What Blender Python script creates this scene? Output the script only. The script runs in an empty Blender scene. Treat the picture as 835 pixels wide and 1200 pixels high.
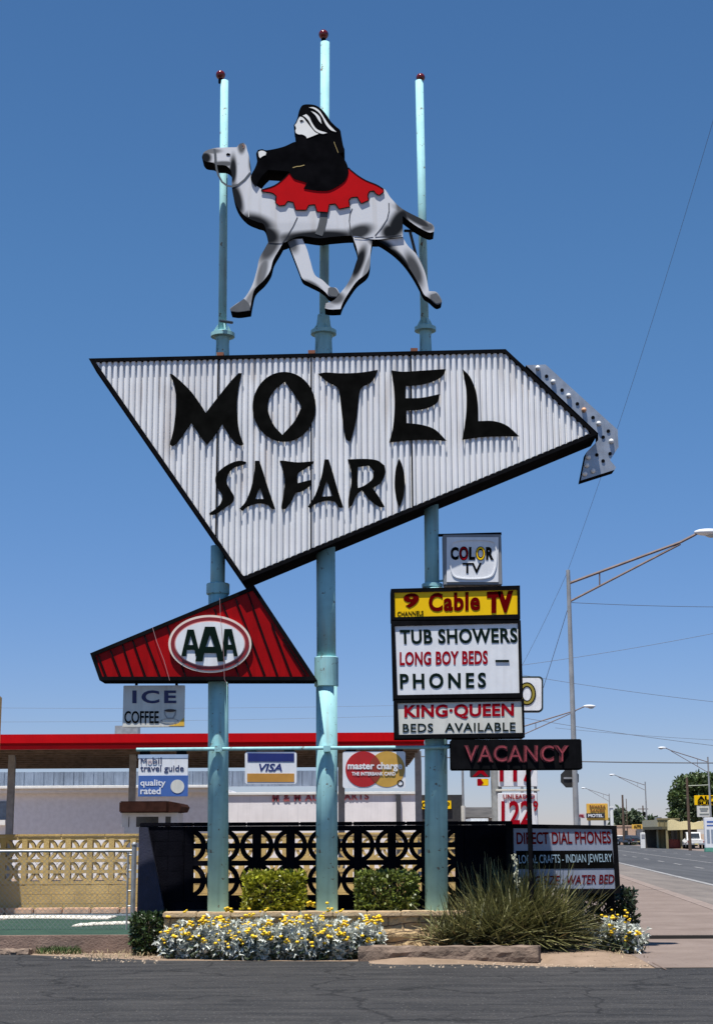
import bpy, bmesh, math, random
from mathutils import Vector, Matrix
from mathutils.geometry import tessellate_polygon
random.seed(7)
C = bpy.context.scene
COL = C.collection
# ------------------------------------------------------------------ camera, sky, sun, exposure
FPX, W0, H0 = 1820.0, 835.0, 1200.0
PITCH, ROLL, EYE = math.radians(11.76), math.radians(0.3), 1.6
Fv = Vector((0, math.cos(PITCH), math.sin(PITCH)))
R0 = Vector((1, 0, 0)); U0 = Vector((0, -math.sin(PITCH), math.cos(PITCH)))
Rv = R0*math.cos(ROLL) - U0*math.sin(ROLL)
Uv = U0*math.cos(ROLL) + R0*math.sin(ROLL)
cd = bpy.data.cameras.new('camera'); cam = bpy.data.objects.new('camera', cd); COL.objects.link(cam)
cd.sensor_fit = 'VERTICAL'; cd.sensor_height = 36.0; cd.lens = 36.0*FPX/H0
cd.clip_start = 0.1; cd.clip_end = 9000
m = Matrix((Rv, Uv, -Fv)).transposed().to_4x4(); m.translation = (0, 0, EYE)
cam.matrix_world = m
C.camera = cam

SUN_EL, SUN_AZ = math.radians(74), math.radians(26)      # azimuth: degrees left of straight behind the camera
sdir = Vector((math.sin(SUN_AZ)*math.cos(SUN_EL), math.cos(SUN_AZ)*math.cos(SUN_EL), -math.sin(SUN_EL)))  # light travels
sl = bpy.data.lights.new('sun', 'SUN'); sl.energy = 5.0; sl.angle = math.radians(0.53); sl.color = (1.0, 0.96, 0.9)
so = bpy.data.objects.new('sun', sl); COL.objects.link(so)
so.rotation_euler = sdir.to_track_quat('-Z', 'Y').to_euler()
wd = bpy.data.worlds.new('World'); C.world = wd; wd.use_nodes = True
wn = wd.node_tree; bgn = wn.nodes['Background']
sky = wn.nodes.new('ShaderNodeTexSky'); sky.sky_type = 'NISHITA'; sky.sun_disc = False
sky.sun_elevation = SUN_EL
# sun stands at direction -sdir ; Nishita: rotation 0 = +Y, clockwise positive
sky.sun_rotation = math.atan2(-sdir.x, -sdir.y)
sky.altitude = 1200; sky.air_density = 1.1; sky.dust_density = 0.15; sky.ozone_density = 4.0
hs = wn.nodes.new('ShaderNodeHueSaturation'); hs.inputs['Saturation'].default_value = 1.16
wn.links.new(sky.outputs[0], hs.inputs['Color']); 
wtc = wn.nodes.new('ShaderNodeTexCoord'); wsx = wn.nodes.new('ShaderNodeSeparateXYZ'); wn.links.new(wtc.outputs['Generated'], wsx.inputs[0])
wmr = wn.nodes.new('ShaderNodeMapRange'); wmr.interpolation_type = 'SMOOTHSTEP'; wmr.inputs[1].default_value = -.02; wmr.inputs[2].default_value = .38; wn.links.new(wsx.outputs[2], wmr.inputs[0])
wmx = wn.nodes.new('ShaderNodeMix'); wmx.data_type = 'RGBA'; wn.links.new(wmr.outputs[0], wmx.inputs['Factor'])
wmx.inputs['A'].default_value = (.66, .66, .92, 1); wmx.inputs['B'].default_value = (.94, 1.02, 1.05, 1)
wmu = wn.nodes.new('ShaderNodeMix'); wmu.data_type = 'RGBA'; wmu.blend_type = 'MULTIPLY'; wmu.inputs['Factor'].default_value = 1
wn.links.new(hs.outputs[0], wmu.inputs['A']); wn.links.new(wmx.outputs['Result'], wmu.inputs['B']); wn.links.new(wmu.outputs['Result'], bgn.inputs[0])
bgn.inputs[1].default_value = 0.074
vs = C.view_settings; vs.view_transform = 'Standard'; vs.look = 'None'; vs.exposure = 0.58; vs.gamma = 1
vs.use_curve_mapping = False

def ray(px, py): return Fv + Rv*((px-W0/2)/FPX) - Uv*((py-H0/2)/FPX)
def at(px, py, Y):
    d = ray(px, py); t = Y/d.y
    return Vector((d.x*t, Y, EYE + d.z*t))
def gnd(px, py, z=0.0):
    d = ray(px, py); t = (z-EYE)/d.z
    return Vector((d.x*t, d.y*t, z))
def ppm(px, py, Y):      # pixels per metre at a point
    return FPX/((at(px, py, Y)-Vector((0, 0, EYE))).dot(Fv))

# ------------------------------------------------------------------ materials
MATS = {}
def M(name, col, rough=.55, metal=0., var=.12, scale=6., bump=0., bscale=40., streak=0., island=0., chips=0., chipcol=(.12,.06,.03), spec=.5, trans=0.):
    if name in MATS: return MATS[name]
    mt = bpy.data.materials.new(name); mt.use_nodes = True; nt = mt.node_tree; N = nt.nodes; L = nt.links
    p = N['Principled BSDF']; p.inputs['Roughness'].default_value = rough; p.inputs['Metallic'].default_value = metal
    p.inputs['Specular IOR Level'].default_value = spec
    tc = N.new('ShaderNodeTexCoord')
    nz = N.new('ShaderNodeTexNoise'); nz.inputs['Scale'].default_value = scale; nz.inputs['Detail'].default_value = 6
    L.new(tc.outputs['Object'], nz.inputs['Vector'])
    mr = N.new('ShaderNodeMapRange'); mr.inputs[1].default_value = .3; mr.inputs[2].default_value = .7
    mr.inputs[3].default_value = 1-var; mr.inputs[4].default_value = 1+var
    L.new(nz.outputs[0], mr.inputs[0]); fac = mr.outputs[0]
    if streak:
        mp = N.new('ShaderNodeMapping'); mp.inputs['Scale'].default_value = (14, 14, .7)
        L.new(tc.outputs['Object'], mp.inputs[0])
        n2 = N.new('ShaderNodeTexNoise'); n2.inputs['Scale'].default_value = 1.0; n2.inputs['Detail'].default_value = 5
        L.new(mp.outputs[0], n2.inputs['Vector'])
        m2 = N.new('ShaderNodeMapRange'); m2.inputs[1].default_value = .5; m2.inputs[2].default_value = .75
        m2.inputs[3].default_value = 1; m2.inputs[4].default_value = 1-streak
        L.new(n2.outputs[0], m2.inputs[0])
        mu = N.new('ShaderNodeMath'); mu.operation = 'MULTIPLY'; L.new(fac, mu.inputs[0]); L.new(m2.outputs[0], mu.inputs[1]); fac = mu.outputs[0]
    if island:
        g = N.new('ShaderNodeNewGeometry'); m3 = N.new('ShaderNodeMapRange')
        m3.inputs[3].default_value = 1-island; m3.inputs[4].default_value = 1+island
        L.new(g.outputs['Random Per Island'], m3.inputs[0])
        mu = N.new('ShaderNodeMath'); mu.operation = 'MULTIPLY'; L.new(fac, mu.inputs[0]); L.new(m3.outputs[0], mu.inputs[1]); fac = mu.outputs[0]
    vm = N.new('ShaderNodeVectorMath'); vm.operation = 'SCALE'; vm.inputs[0].default_value = col
    L.new(fac, vm.inputs['Scale']); out = vm.outputs[0]
    if chips:
        n4 = N.new('ShaderNodeTexNoise'); n4.inputs['Scale'].default_value = 11; n4.inputs['Detail'].default_value = 8; n4.inputs['Roughness'].default_value = .7
        L.new(tc.outputs['Object'], n4.inputs['Vector'])
        m4 = N.new('ShaderNodeMapRange'); m4.inputs[1].default_value = 1-chips; m4.inputs[2].default_value = 1-chips+.03
        L.new(n4.outputs[0], m4.inputs[0])
        mx = N.new('ShaderNodeMix'); mx.data_type = 'RGBA'; L.new(m4.outputs[0], mx.inputs['Factor'])
        L.new(out, mx.inputs['A']); mx.inputs['B'].default_value = (*chipcol, 1); out = mx.outputs['Result']
    L.new(out, p.inputs['Base Color'])
    if bump:
        nb = N.new('ShaderNodeTexNoise'); nb.inputs['Scale'].default_value = bscale; nb.inputs['Detail'].default_value = 6
        L.new(tc.outputs['Object'], nb.inputs['Vector'])
        b = N.new('ShaderNodeBump'); b.inputs['Strength'].default_value = bump; b.inputs['Distance'].default_value = .02
        L.new(nb.outputs[0], b.inputs['Height']); L.new(b.outputs[0], p.inputs['Normal'])
    if trans:
        tr = N.new('ShaderNodeBsdfTranslucent'); L.new(out, tr.inputs[0])
        ms = N.new('ShaderNodeMixShader'); ms.inputs[0].default_value = trans
        L.new(p.outputs[0], ms.inputs[1]); L.new(tr.outputs[0], ms.inputs[2]); L.new(ms.outputs[0], N['Material Output'].inputs[0])
    MATS[name] = mt; return mt

teal = M('teal_paint', (.31, .57, .59), .65, var=.12, scale=4, streak=.22, chips=.385, chipcol=(.15, .12, .09), spec=.15)
black = M('black_paint', (.008, .008, .009), .5, var=.3, streak=.2, spec=0)
blackmatte = M('black_letter', (.006, .006, .0055), .7, var=.3, spec=0)
white = M('white_sign_face', (.76, .77, .78), .35, var=.05, streak=.10)
offwhite = M('aged_white', (.66, .65, .58), .45, var=.06, streak=.15)
ribwhite = M('ribbed_white_metal', (.80, .80, .80), .4, var=.05, scale=2, streak=.14)
yellow = M('yellow_sign_face', (.88, .54, .004), .35, var=.06, spec=.15)
redpaint = M('red_metal', (.33, .002, .003), .4, var=.14, scale=3, streak=.25, spec=.12)
redtext = M('red_letter', (.30, .004, .012), .55, var=.1, spec=0)
maroon = M('maroon_letter', (.115, .002, .003), .55, var=.1, spec=0)
greenblack = M('dark_green_letter', (.006, .014, .011), .6, var=.1, spec=0)
navytext = M('navy_letter', (.015, .02, .09), .5, var=.1)
silver = M('silver_sheet_metal', (.36, .39, .43), .42, .6, var=.2, scale=5, streak=.2)
galv = M('galvanised_steel', (.30, .31, .32), .5, .5, var=.25, scale=6)
ballred = M('red_glass_ball', (.12, .008, .006), .15, var=.2)
bulbwhite = M('bulb_glass', (.8, .8, .78), .15, var=.03)
bulborange = M('orange_bulb', (.75, .38, .2), .2, var=.03)

# ------------------------------------------------------------------ helpers
def tag(o, label=None, cat=None, group=None, kind=None):
    if label: o['label'] = label
    if cat: o['category'] = cat
    if group: o['group'] = group
    if kind: o['kind'] = kind
    return o
def thing(name, label, cat, loc, group=None):
    o = bpy.data.objects.new(name, None); COL.objects.link(o); o.location = loc
    o.empty_display_size = .2
    return tag(o, label, cat, group)
def root_loc(p):
    v = Vector((0, 0, 0))
    while p is not None: v += p.location; p = p.parent
    return v
def link(name, verts, faces, mats, parent=None, smooth=False, midx=None):
    off = root_loc(parent)
    me = bpy.data.meshes.new(name)
    me.from_pydata([tuple(Vector(v)-off) for v in verts], [], faces)
    for mm in (mats if isinstance(mats, (list, tuple)) else [mats]): me.materials.append(mm)
    if midx: me.polygons.foreach_set('material_index', midx)
    if smooth: me.polygons.foreach_set('use_smooth', [True]*len(faces))
    me.update()
    o = bpy.data.objects.new(name, me); COL.objects.link(o)
    if parent is not None: o.parent = parent
    return o
class MB:
    def __init__(s): s.v = []; s.f = []
    def add(s, v, f):
        n = len(s.v); s.v += [Vector(a) for a in v]; s.f += [tuple(i+n for i in q) for q in f]; return s
    def box(s, x0, x1, y0, y1, z0, z1):
        return s.add([(x0,y0,z0),(x1,y0,z0),(x1,y1,z0),(x0,y1,z0),(x0,y0,z1),(x1,y0,z1),(x1,y1,z1),(x0,y1,z1)],
                     [(0,3,2,1),(4,5,6,7),(0,1,5,4),(1,2,6,5),(2,3,7,6),(3,0,4,7)])
    def bbox(s, x0, x1, y0, y1, z0, z1, b=.01):
        bm = bmesh.new(); bmesh.ops.create_cube(bm, size=1)
        for v in bm.verts:
            v.co = Vector((x0+(v.co.x+.5)*(x1-x0), y0+(v.co.y+.5)*(y1-y0), z0+(v.co.z+.5)*(z1-z0)))
        bmesh.ops.bevel(bm, geom=list(bm.edges), offset=b, segments=2, affect='EDGES')
        bm.verts.ensure_lookup_table(); bm.verts.index_update()
        s.add([v.co.copy() for v in bm.verts], [tuple(v.index for v in f.verts) for f in bm.faces]); bm.free(); return s
    def tube(s, pts, rad, n=8, cap=True):
        pts = [Vector(p) for p in pts]; rads = rad if isinstance(rad, (list, tuple)) else [rad]*len(pts)
        base = len(s.v)
        ref = None
        for i, p in enumerate(pts):
            d = (pts[min(i+1, len(pts)-1)]-pts[max(i-1, 0)]).normalized()
            if ref is None:
                ref = d.orthogonal().normalized()
            a = (ref - d*ref.dot(d)).normalized(); ref = a; b = d.cross(a)
            for k in range(n):
                t = 2*math.pi*k/n
                s.v.append(p + (a*math.cos(t)+b*math.sin(t))*rads[i])
        for i in range(len(pts)-1):
            for k in range(n):
                k2 = (k+1) % n
                s.f.append((base+i*n+k, base+i*n+k2, base+(i+1)*n+k2, base+(i+1)*n+k))
        if cap:
            s.f.append(tuple(base+k for k in reversed(range(n)))); s.f.append(tuple(base+(len(pts)-1)*n+k for k in range(n)))
        return s
    def lathe(s, c, prof, n=24, axis=None):      # prof: (r, z) from bottom to top
        c = Vector(c); ax = Vector(axis) if axis else Vector((0, 0, 1))
        return s.tube([c+ax*z for r, z in prof], [max(r, 1e-4) for r, z in prof], n)
    def ball(s, c, rx, ry=None, rz=None, n=12, m=8):
        ry = rx if ry is None else ry; rz = rx if rz is None else rz; c = Vector(c); b = len(s.v)
        for i in range(m+1):
            th = math.pi*i/m
            for k in range(n):
                ph = 2*math.pi*k/n
                s.v.append(c+Vector((rx*math.sin(th)*math.cos(ph), ry*math.sin(th)*math.sin(ph), rz*math.cos(th))))
        for i in range(m):
            for k in range(n):
                k2 = (k+1) % n
                s.f.append((b+i*n+k, b+(i+1)*n+k, b+(i+1)*n+k2, b+i*n+k2))
        return s
    def prism(s, poly, y0, y1):          # poly: (x,z) convex or not, front at y0
        n = len(poly)
        s.add([(x, y0, z) for x, z in poly]+[(x, y1, z) for x, z in poly],
              [tuple(range(n)), tuple(range(2*n-1, n-1, -1))]+[(i, i+n, (i+1) % n+n, (i+1) % n) for i in range(n)])
        return s
    def build(s, name, mat, parent=None, smooth=False):
        return link(name, s.v, s.f, mat, parent, smooth)

_tmp = []
def curve_mesh(cu):
    ob = bpy.data.objects.new('tmp', cu); COL.objects.link(ob)
    bpy.context.view_layer.update()
    dg = bpy.context.evaluated_depsgraph_get()
    me = bpy.data.meshes.new_from_object(ob.evaluated_get(dg), depsgraph=dg)
    v = [x.co.copy() for x in me.vertices]; f = [tuple(p.vertices) for p in me.polygons]
    nz = [abs(p.normal.z) for p in me.polygons]
    COL.objects.unlink(ob); bpy.data.objects.remove(ob); bpy.data.meshes.remove(me); bpy.data.curves.remove(cu)
    return v, f, nz
def smooth_loop(pts, corner=50, k=5):
    n = len(pts); out = []
    P = [Vector((p[0], p[1])) for p in pts]
    sharp = []
    for i in range(n):
        a = P[i]-P[i-1]; b = P[(i+1) % n]-P[i]
        sharp.append(a.length < 1e-6 or b.length < 1e-6 or math.degrees(a.angle(b)) > corner)
    for i in range(n):
        p0, p1, p2, p3 = P[i-1], P[i], P[(i+1) % n], P[(i+2) % n]
        m1 = (p2-p1) if sharp[i] else (p2-p0)*.5
        m2 = (p2-p1) if sharp[(i+1) % n] else (p3-p1)*.5
        for j in range(k):
            t = j/k
            h = (2*t**3-3*t*t+1)*p1 + (t**3-2*t*t+t)*m1 + (-2*t**3+3*t*t)*p2 + (t**3-t*t)*m2
            out.append((h.x, h.y))
    return out
def shape(name, loops, Y, depth, mat, parent=None, side=None, smooth=True, corner=50):
    """prism whose front face, at distance Y, follows pixel loops of the photograph"""
    outs = []
    for lp in loops:
        if smooth: lp = smooth_loop(lp, corner)
        q = []
        for p in lp:
            if not q or (Vector(p)-Vector(q[-1])).length > .05: q.append(p)
        if (Vector(q[0])-Vector(q[-1])).length < .05: q.pop()
        outs.append([at(px, py, Y) for px, py in q])
    V = []; F = []; idx = []
    tris = tessellate_polygon([[Vector((p.x, p.z, 0)) for p in o] for o in outs])
    flat = [p for o in outs for p in o]; n = len(flat)
    V = [(p.x, Y, p.z) for p in flat]+[(p.x, Y+depth, p.z) for p in flat]
    for t_ in tris:
        a, b, c = (flat[k] for k in t_)
        cr_ = (b.x-a.x)*(c.z-a.z)-(b.z-a.z)*(c.x-a.x)
        if abs(cr_) < 1e-12: continue
        t_ = tuple(t_) if cr_ > 0 else tuple(reversed(t_))
        F.append(t_); F.append(tuple(k+n for k in reversed(t_))); idx += [0, 0]
    base = 0
    for q, o in enumerate(outs):
        m_ = len(o); area = sum(o[k].x*o[(k+1) % m_].z-o[(k+1) % m_].x*o[k].z for k in range(m_))
        fl = (area > 0) == (q == 0)
        for k in range(m_):
            a, b = base+k, base+(k+1) % m_
            F.append((a, a+n, b+n, b) if fl else (b, b+n, a+n, a)); idx.append(1)
        base += m_
    mats = [mat, side] if side else [mat]
    return link(name, V, F, mats, parent, midx=idx if side else None)
def disc(cx, cy, rx, ry=None, n=48):
    ry = rx if ry is None else ry
    return [(cx+rx*math.cos(2*math.pi*i/n), cy+ry*math.sin(2*math.pi*i/n)) for i in range(n)]
def rrect(x0, y0, x1, y1, r, n=6):
    o = []
    for cx, cy, a in ((x1-r, y0+r, -90), (x1-r, y1-r, 0), (x0+r, y1-r, 90), (x0+r, y0+r, 180)):
        for i in range(n+1):
            t = math.radians(a+90*i/n); o.append((cx+r*math.cos(t), cy+r*math.sin(t)))
    return o
def text(s, quad, Y, mat, parent, bold=0.0, depth=.004, spacing=1.0, shear=0., name='lettering', res=4):
    """lettering fitted in a pixel box (x0,y0,x1,y1) or quad TL,TR,BR,BL at distance Y"""
    cu = bpy.data.curves.new('t', 'FONT'); cu.body = s; cu.extrude = .02; cu.offset = bold; cu.space_character = spacing
    cu.shear = shear; cu.resolution_u = res; cu.fill_mode = 'BOTH'
    v, f, nz = curve_mesh(cu)
    x0 = min(a.x for a in v); x1 = max(a.x for a in v); y0 = min(a.y for a in v); y1 = max(a.y for a in v)
    if len(quad) == 4 and not isinstance(quad[0], (tuple, list)):
        a, b, c, d = quad; quad = [(a, b), (c, b), (c, d), (a, d)]
    q = [Vector(p) for p in quad]
    V = []
    for a in v:
        u = (a.x-x0)/(x1-x0); w = (a.y-y0)/(y1-y0)
        p = (q[3]*(1-u)+q[2]*u)*(1-w) + (q[0]*(1-u)+q[1]*u)*w
        P = at(p.x, p.y, Y)
        V.append((P.x, Y-(a.z+.02)/.04*depth, P.z))
    return link(name, V, f, mat, parent)
def ribbon(name, pts, wpx, Y, mat, parent, depth=.01, closed=False):
    P = [at(x, y, Y) for x, y in pts]; w = wpx/2/ppm(pts[0][0], pts[0][1], Y); n = len(P); mb = MB(); L = []
    for i in range(n):
        a = P[i-1] if (i > 0 or closed) else P[i]; b = P[(i+1) % n] if (i < n-1 or closed) else P[i]
        d = (b-a); d.y = 0; d.normalize(); nn = Vector((-d.z, 0, d.x))
        L.append((P[i]+nn*w, P[i]-nn*w))
    for i in range(n if closed else n-1):
        a, b = L[i]; c, d = L[(i+1) % n]; k = Vector((0, depth, 0))
        mb.add([a, b, d, c, a+k, b+k, d+k, c+k], [(0,1,2,3),(7,6,5,4),(0,3,7,4),(1,5,6,2)])
    return mb.build(name, mat, parent)
def copy_tree(o, parent=None):
    c = o.copy(); COL.objects.link(c)
    if parent is not None: c.parent = parent
    for ch in list(o.children): copy_tree(ch, c)
    return c
def pxbox(mb, x0, y0, x1, y1, Y, depth, b=None):
    p, q = at(x0, y1, Y), at(x1, y0, Y)
    if b: mb.bbox(p.x, q.x, Y, Y+depth, p.z, q.z, b)
    else: mb.box(p.x, q.x, Y, Y+depth, p.z, q.z)
    return mb

# ================================================================== SETTING
def ground_mat(name, c1, c2, s1, c3=None, s3=60, bump=.3, bs=90, cracks=0., rough=.9, streak=None):
    mt = bpy.data.materials.new(name); mt.use_nodes = True; nt = mt.node_tree; N = nt.nodes; L = nt.links
    p = N['Principled BSDF']; p.inputs['Roughness'].default_value = rough; p.inputs['Specular IOR Level'].default_value = .25
    tc = N.new('ShaderNodeTexCoord')
    n1 = N.new('ShaderNodeTexNoise'); n1.inputs['Scale'].default_value = s1; n1.inputs['Detail'].default_value = 8; n1.inputs['Roughness'].default_value = .65
    src = tc.outputs['Object']
    if streak:
        mp = N.new('ShaderNodeMapping'); mp.inputs['Scale'].default_value = streak; L.new(src, mp.inputs[0]); L.new(mp.outputs[0], n1.inputs['Vector'])
    else: L.new(src, n1.inputs['Vector'])
    mr = N.new('ShaderNodeMapRange'); mr.inputs[1].default_value = .32; mr.inputs[2].default_value = .68; L.new(n1.outputs[0], mr.inputs[0])
    mx = N.new('ShaderNodeMix'); mx.data_type = 'RGBA'; L.new(mr.outputs[0], mx.inputs['Factor'])
    mx.inputs['A'].default_value = (*c1, 1); mx.inputs['B'].default_value = (*c2, 1); out = mx.outputs['Result']
    n3 = N.new('ShaderNodeTexNoise'); n3.inputs['Scale'].default_value = s3; n3.inputs['Detail'].default_value = 4; L.new(src, n3.inputs['Vector'])
    m3 = N.new('ShaderNodeMapRange'); m3.inputs[1].default_value = .62; m3.inputs[2].default_value = .72; L.new(n3.outputs[0], m3.inputs[0])
    if c3:
        mx = N.new('ShaderNodeMix'); mx.data_type = 'RGBA'; L.new(m3.outputs[0], mx.inputs['Factor'])
        L.new(out, mx.inputs['A']); mx.inputs['B'].default_value = (*c3, 1); out = mx.outputs['Result']
    if cracks:
        n5 = N.new('ShaderNodeTexNoise'); n5.inputs['Scale'].default_value = .9; n5.inputs['Detail'].default_value = 7; L.new(src, n5.inputs['Vector'])
        vs_ = N.new('ShaderNodeVectorMath'); vs_.operation = 'SCALE'; vs_.inputs['Scale'].default_value = 1.6; L.new(n5.outputs['Color'], vs_.inputs[0])
        va = N.new('ShaderNodeVectorMath'); L.new(src, va.inputs[0]); L.new(vs_.outputs[0], va.inputs[1])
        vo = N.new('ShaderNodeTexVoronoi'); vo.feature = 'DISTANCE_TO_EDGE'; vo.inputs['Scale'].default_value = .35; L.new(va.outputs[0], vo.inputs['Vector'])
        m5 = N.new('ShaderNodeMapRange'); m5.inputs[1].default_value = .004; m5.inputs[2].default_value = .014; m5.inputs[3].default_value = cracks; m5.inputs[4].default_value = 0
        L.new(vo.outputs['Distance'], m5.inputs[0])
        mx = N.new('ShaderNodeMix'); mx.data_type = 'RGBA'; L.new(m5.outputs[0], mx.inputs['Factor'])
        L.new(out, mx.inputs['A']); mx.inputs['B'].default_value = (c1[0]*.35, c1[1]*.35, c1[2]*.35, 1); out = mx.outputs['Result']
    if cracks:      # finer crazing and dark oil blotches
        vo = N.new('ShaderNodeTexVoronoi'); vo.feature = 'DISTANCE_TO_EDGE'; vo.inputs['Scale'].default_value = 1.15; L.new(va.outputs[0], vo.inputs['Vector'])
        m6 = N.new('ShaderNodeMapRange'); m6.inputs[1].default_value = .004; m6.inputs[2].default_value = .03; m6.inputs[3].default_value = cracks*.8; m6.inputs[4].default_value = 0
        L.new(vo.outputs['Distance'], m6.inputs[0])
        n7 = N.new('ShaderNodeTexNoise'); n7.inputs['Scale'].default_value = .55; n7.inputs['Detail'].default_value = 5; L.new(src, n7.inputs['Vector'])
        m7 = N.new('ShaderNodeMapRange'); m7.inputs[1].default_value = .48; m7.inputs[2].default_value = .62; L.new(n7.outputs[0], m7.inputs[0])
        mm_ = N.new('ShaderNodeMath'); mm_.operation = 'MULTIPLY'; L.new(m6.outputs[0], mm_.inputs[0]); L.new(m7.outputs[0], mm_.inputs[1])
        mx = N.new('ShaderNodeMix'); mx.data_type = 'RGBA'; L.new(mm_.outputs[0], mx.inputs['Factor']); L.new(out, mx.inputs['A']); mx.inputs['B'].default_value = (.008, .008, .008, 1); out = mx.outputs['Result']
        n8 = N.new('ShaderNodeTexNoise'); n8.inputs['Scale'].default_value = 1.9; n8.inputs['Detail'].default_value = 3; L.new(src, n8.inputs['Vector'])
        m8 = N.new('ShaderNodeMapRange'); m8.inputs[1].default_value = .62; m8.inputs[2].default_value = .74; m8.inputs[3].default_value = 0; m8.inputs[4].default_value = .55; L.new(n8.outputs[0], m8.inputs[0])
        mx = N.new('ShaderNodeMix'); mx.data_type = 'RGBA'; L.new(m8.outputs[0], mx.inputs['Factor']); L.new(out, mx.inputs['A']); mx.inputs['B'].default_value = (.013, .013, .014, 1); out = mx.outputs['Result']
    L.new(out, p.inputs['Base Color'])
    nb = N.new('ShaderNodeTexNoise'); nb.inputs['Scale'].default_value = bs; nb.inputs['Detail'].default_value = 5; L.new(src, nb.inputs['Vector'])
    b = N.new('ShaderNodeBump'); b.inputs['Strength'].default_value = bump; b.inputs['Distance'].default_value = .03
    L.new(nb.outputs[0], b.inputs['Height']); L.new(b.outputs[0], p.inputs['Normal'])
    MATS[name] = mt; return mt
m_dirt = ground_mat('sandy_dirt', (.19, .135, .092), (.29, .21, .15), 1.2, (.14, .10, .07), 14, .6, 30)
m_asph = ground_mat('lot_asphalt', (.018, .0185, .020), (.052, .050, .049), 2.2, (.14, .135, .125), 34, 1.0, 30, cracks=.6, streak=(.30, 1.5, 1))
m_road = ground_mat('road_asphalt', (.045, .047, .052), (.082, .083, .086), .5, (.03, .03, .03), 3, .3, 30, streak=(2.0, .12, 1))
m_conc = ground_mat('pinkish_concrete', (.152, .116, .097), (.210, .166, .142), 1.0, (.112, .085, .072), 20, .3, 60)
m_gutter = ground_mat('worn_gutter', (.115, .10, .09), (.19, .165, .145), .8, (.07, .065, .06), 6, .3, 30, streak=(1.5, .2, 1))
m_turf = ground_mat('green_carpet', (.020, .048, .034), (.032, .072, .050), 3, None, 60, .5, 120)
m_paint = M('road_paint', (.22, .215, .21), .8, var=.5, scale=3)

def sheet(name, pts, z, mat):
    vs_ = [(p[0], p[1], z) for p in pts]
    o = link(name, vs_, [tuple(range(len(vs_)))], mat); return tag(o, kind='structure')
RD = Vector((.0893, 1, 0)).normalized(); RN = Vector((RD.y, -RD.x, 0))
def rp(lat, Y):              # point of the road frame: lateral offset at distance Y
    return (lat + .0893*Y, Y)
sheet('ground', [(-4000, -300), (4000, -300), (4000, 6000), (-4000, 6000)], 0.0, m_dirt)
LOTY = [gnd(-400, 1112), gnd(0, 1118), gnd(190, 1126), gnd(440, 1127), gnd(640, 1133), gnd(770, 1135)]
sheet('parking_lot', [(-40, -20), (rp(4.55, -20)), rp(4.55, LOTY[-1].y)] + [(p.x, p.y) for p in reversed(LOTY)] + [(-40, LOTY[0].y)], .004, m_asph)
sheet('road', [rp(4.6, -60), rp(18.6, -60), rp(18.6, 900), rp(4.6, 900)], .008, m_road)
sheet('gutter', [rp(4.6, 20.2), rp(6.5, 20.2), rp(6.5, 500), rp(4.6, 500)], .012, m_gutter)
sheet('far_pavement', [rp(18.6, -60), rp(24.5, -60), rp(24.5, 600), rp(18.6, 600)], .006, m_conc)
lane = MB()
def stripe(lat, y0, y1, w):
    a, b, c, d = rp(lat-w/2, y0), rp(lat+w/2, y0), rp(lat+w/2, y1), rp(lat-w/2, y1)
    lane.add([(*a, .016), (*b, .016), (*c, .016), (*d, .016)], [(0, 1, 2, 3)])
stripe(6.65, 20.2, 480, .22)
for k in range(45): stripe(9.4, 20+k*9, 23.5+k*9, .16)
stripe(11.6, 20, 480, .14)
for k in range(45): stripe(14.6, 23+k*9, 26.5+k*9, .16)
tag(lane.build('road_markings', m_paint), kind='structure')
# sidewalk: near apron flush, far slab a step higher
e = gnd(766, 1101); ystep = e.y
sheet('sidewalk', [(gnd(768, 1135).x, gnd(768, 1135).y), rp(4.5, LOTY[-1].y), rp(4.5, ystep+.2), (e.x-.6, ystep+.2), (gnd(722, 1110).x, gnd(722, 1110).y)], .010, m_conc)
sw = MB(); a, b = rp(2.2, ystep), rp(4.52, ystep); c, d = rp(4.52, 400), rp(2.2, 400)
sw.add([(a[0]-1, a[1], 0), (*b, 0), (*c, 0), (*d, 0), (a[0]-1, a[1], .066), (*b, .066), (*c, .066), (*d, .066)], [(4,5,6,7),(0,1,5,4),(1,2,6,5),(2,3,7,6),(3,0,4,7)])
tag(sw.build('raised_sidewalk', m_conc), kind='structure')
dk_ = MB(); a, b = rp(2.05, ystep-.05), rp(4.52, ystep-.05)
dk_.box(a[0]-.9, b[0], ystep-.035, ystep-.004, 0, .058); tag(dk_.build('riser_shade_strip', M('riser_shade_dark', (.02, .018, .016), .9)), kind='structure')  # dark strip painted in for the shade on the step riser
kb = MB(); a, b, c, d = rp(4.3, ystep), rp(4.62, ystep), rp(4.62, 400), rp(4.3, 400)
kb.add([(*a, 0), (*b, 0), (*c, 0), (*d, 0), (*a, .075), (*b, .07), (*c, .07), (*d, .075)], [(4,5,6,7),(0,1,5,4),(1,2,6,5),(2,3,7,6),(3,0,4,7)])
tag(kb.build('kerb', M('pale_kerb_concrete', (.20, .155, .13), .85, var=.2, bump=.3)), kind='structure')
# expansion joints in the pavement
jm = M('joint_dirt', (.13, .09, .07), .9)
jt = MB()
a = gnd(764, 1128, .014); b = gnd(780, 1136, .014); dd = (b-a).normalized(); nn = Vector((-dd.y, dd.x, 0))*.012
jt.add([a+nn, a-nn, b-nn, b+nn], [(0, 1, 2, 3)])
for k in range(30):
    p, q = rp(2.0, ystep+1.5+k*3), rp(4.28, ystep+1.5+k*3)
    jt.add([(p[0], p[1], .070), (q[0], q[1], .070), (q[0], q[1]+.02, .070), (p[0], p[1]+.02, .070)], [(0, 1, 2, 3)])
tag(jt.build('pavement_joints', jm), kind='structure')

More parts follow.
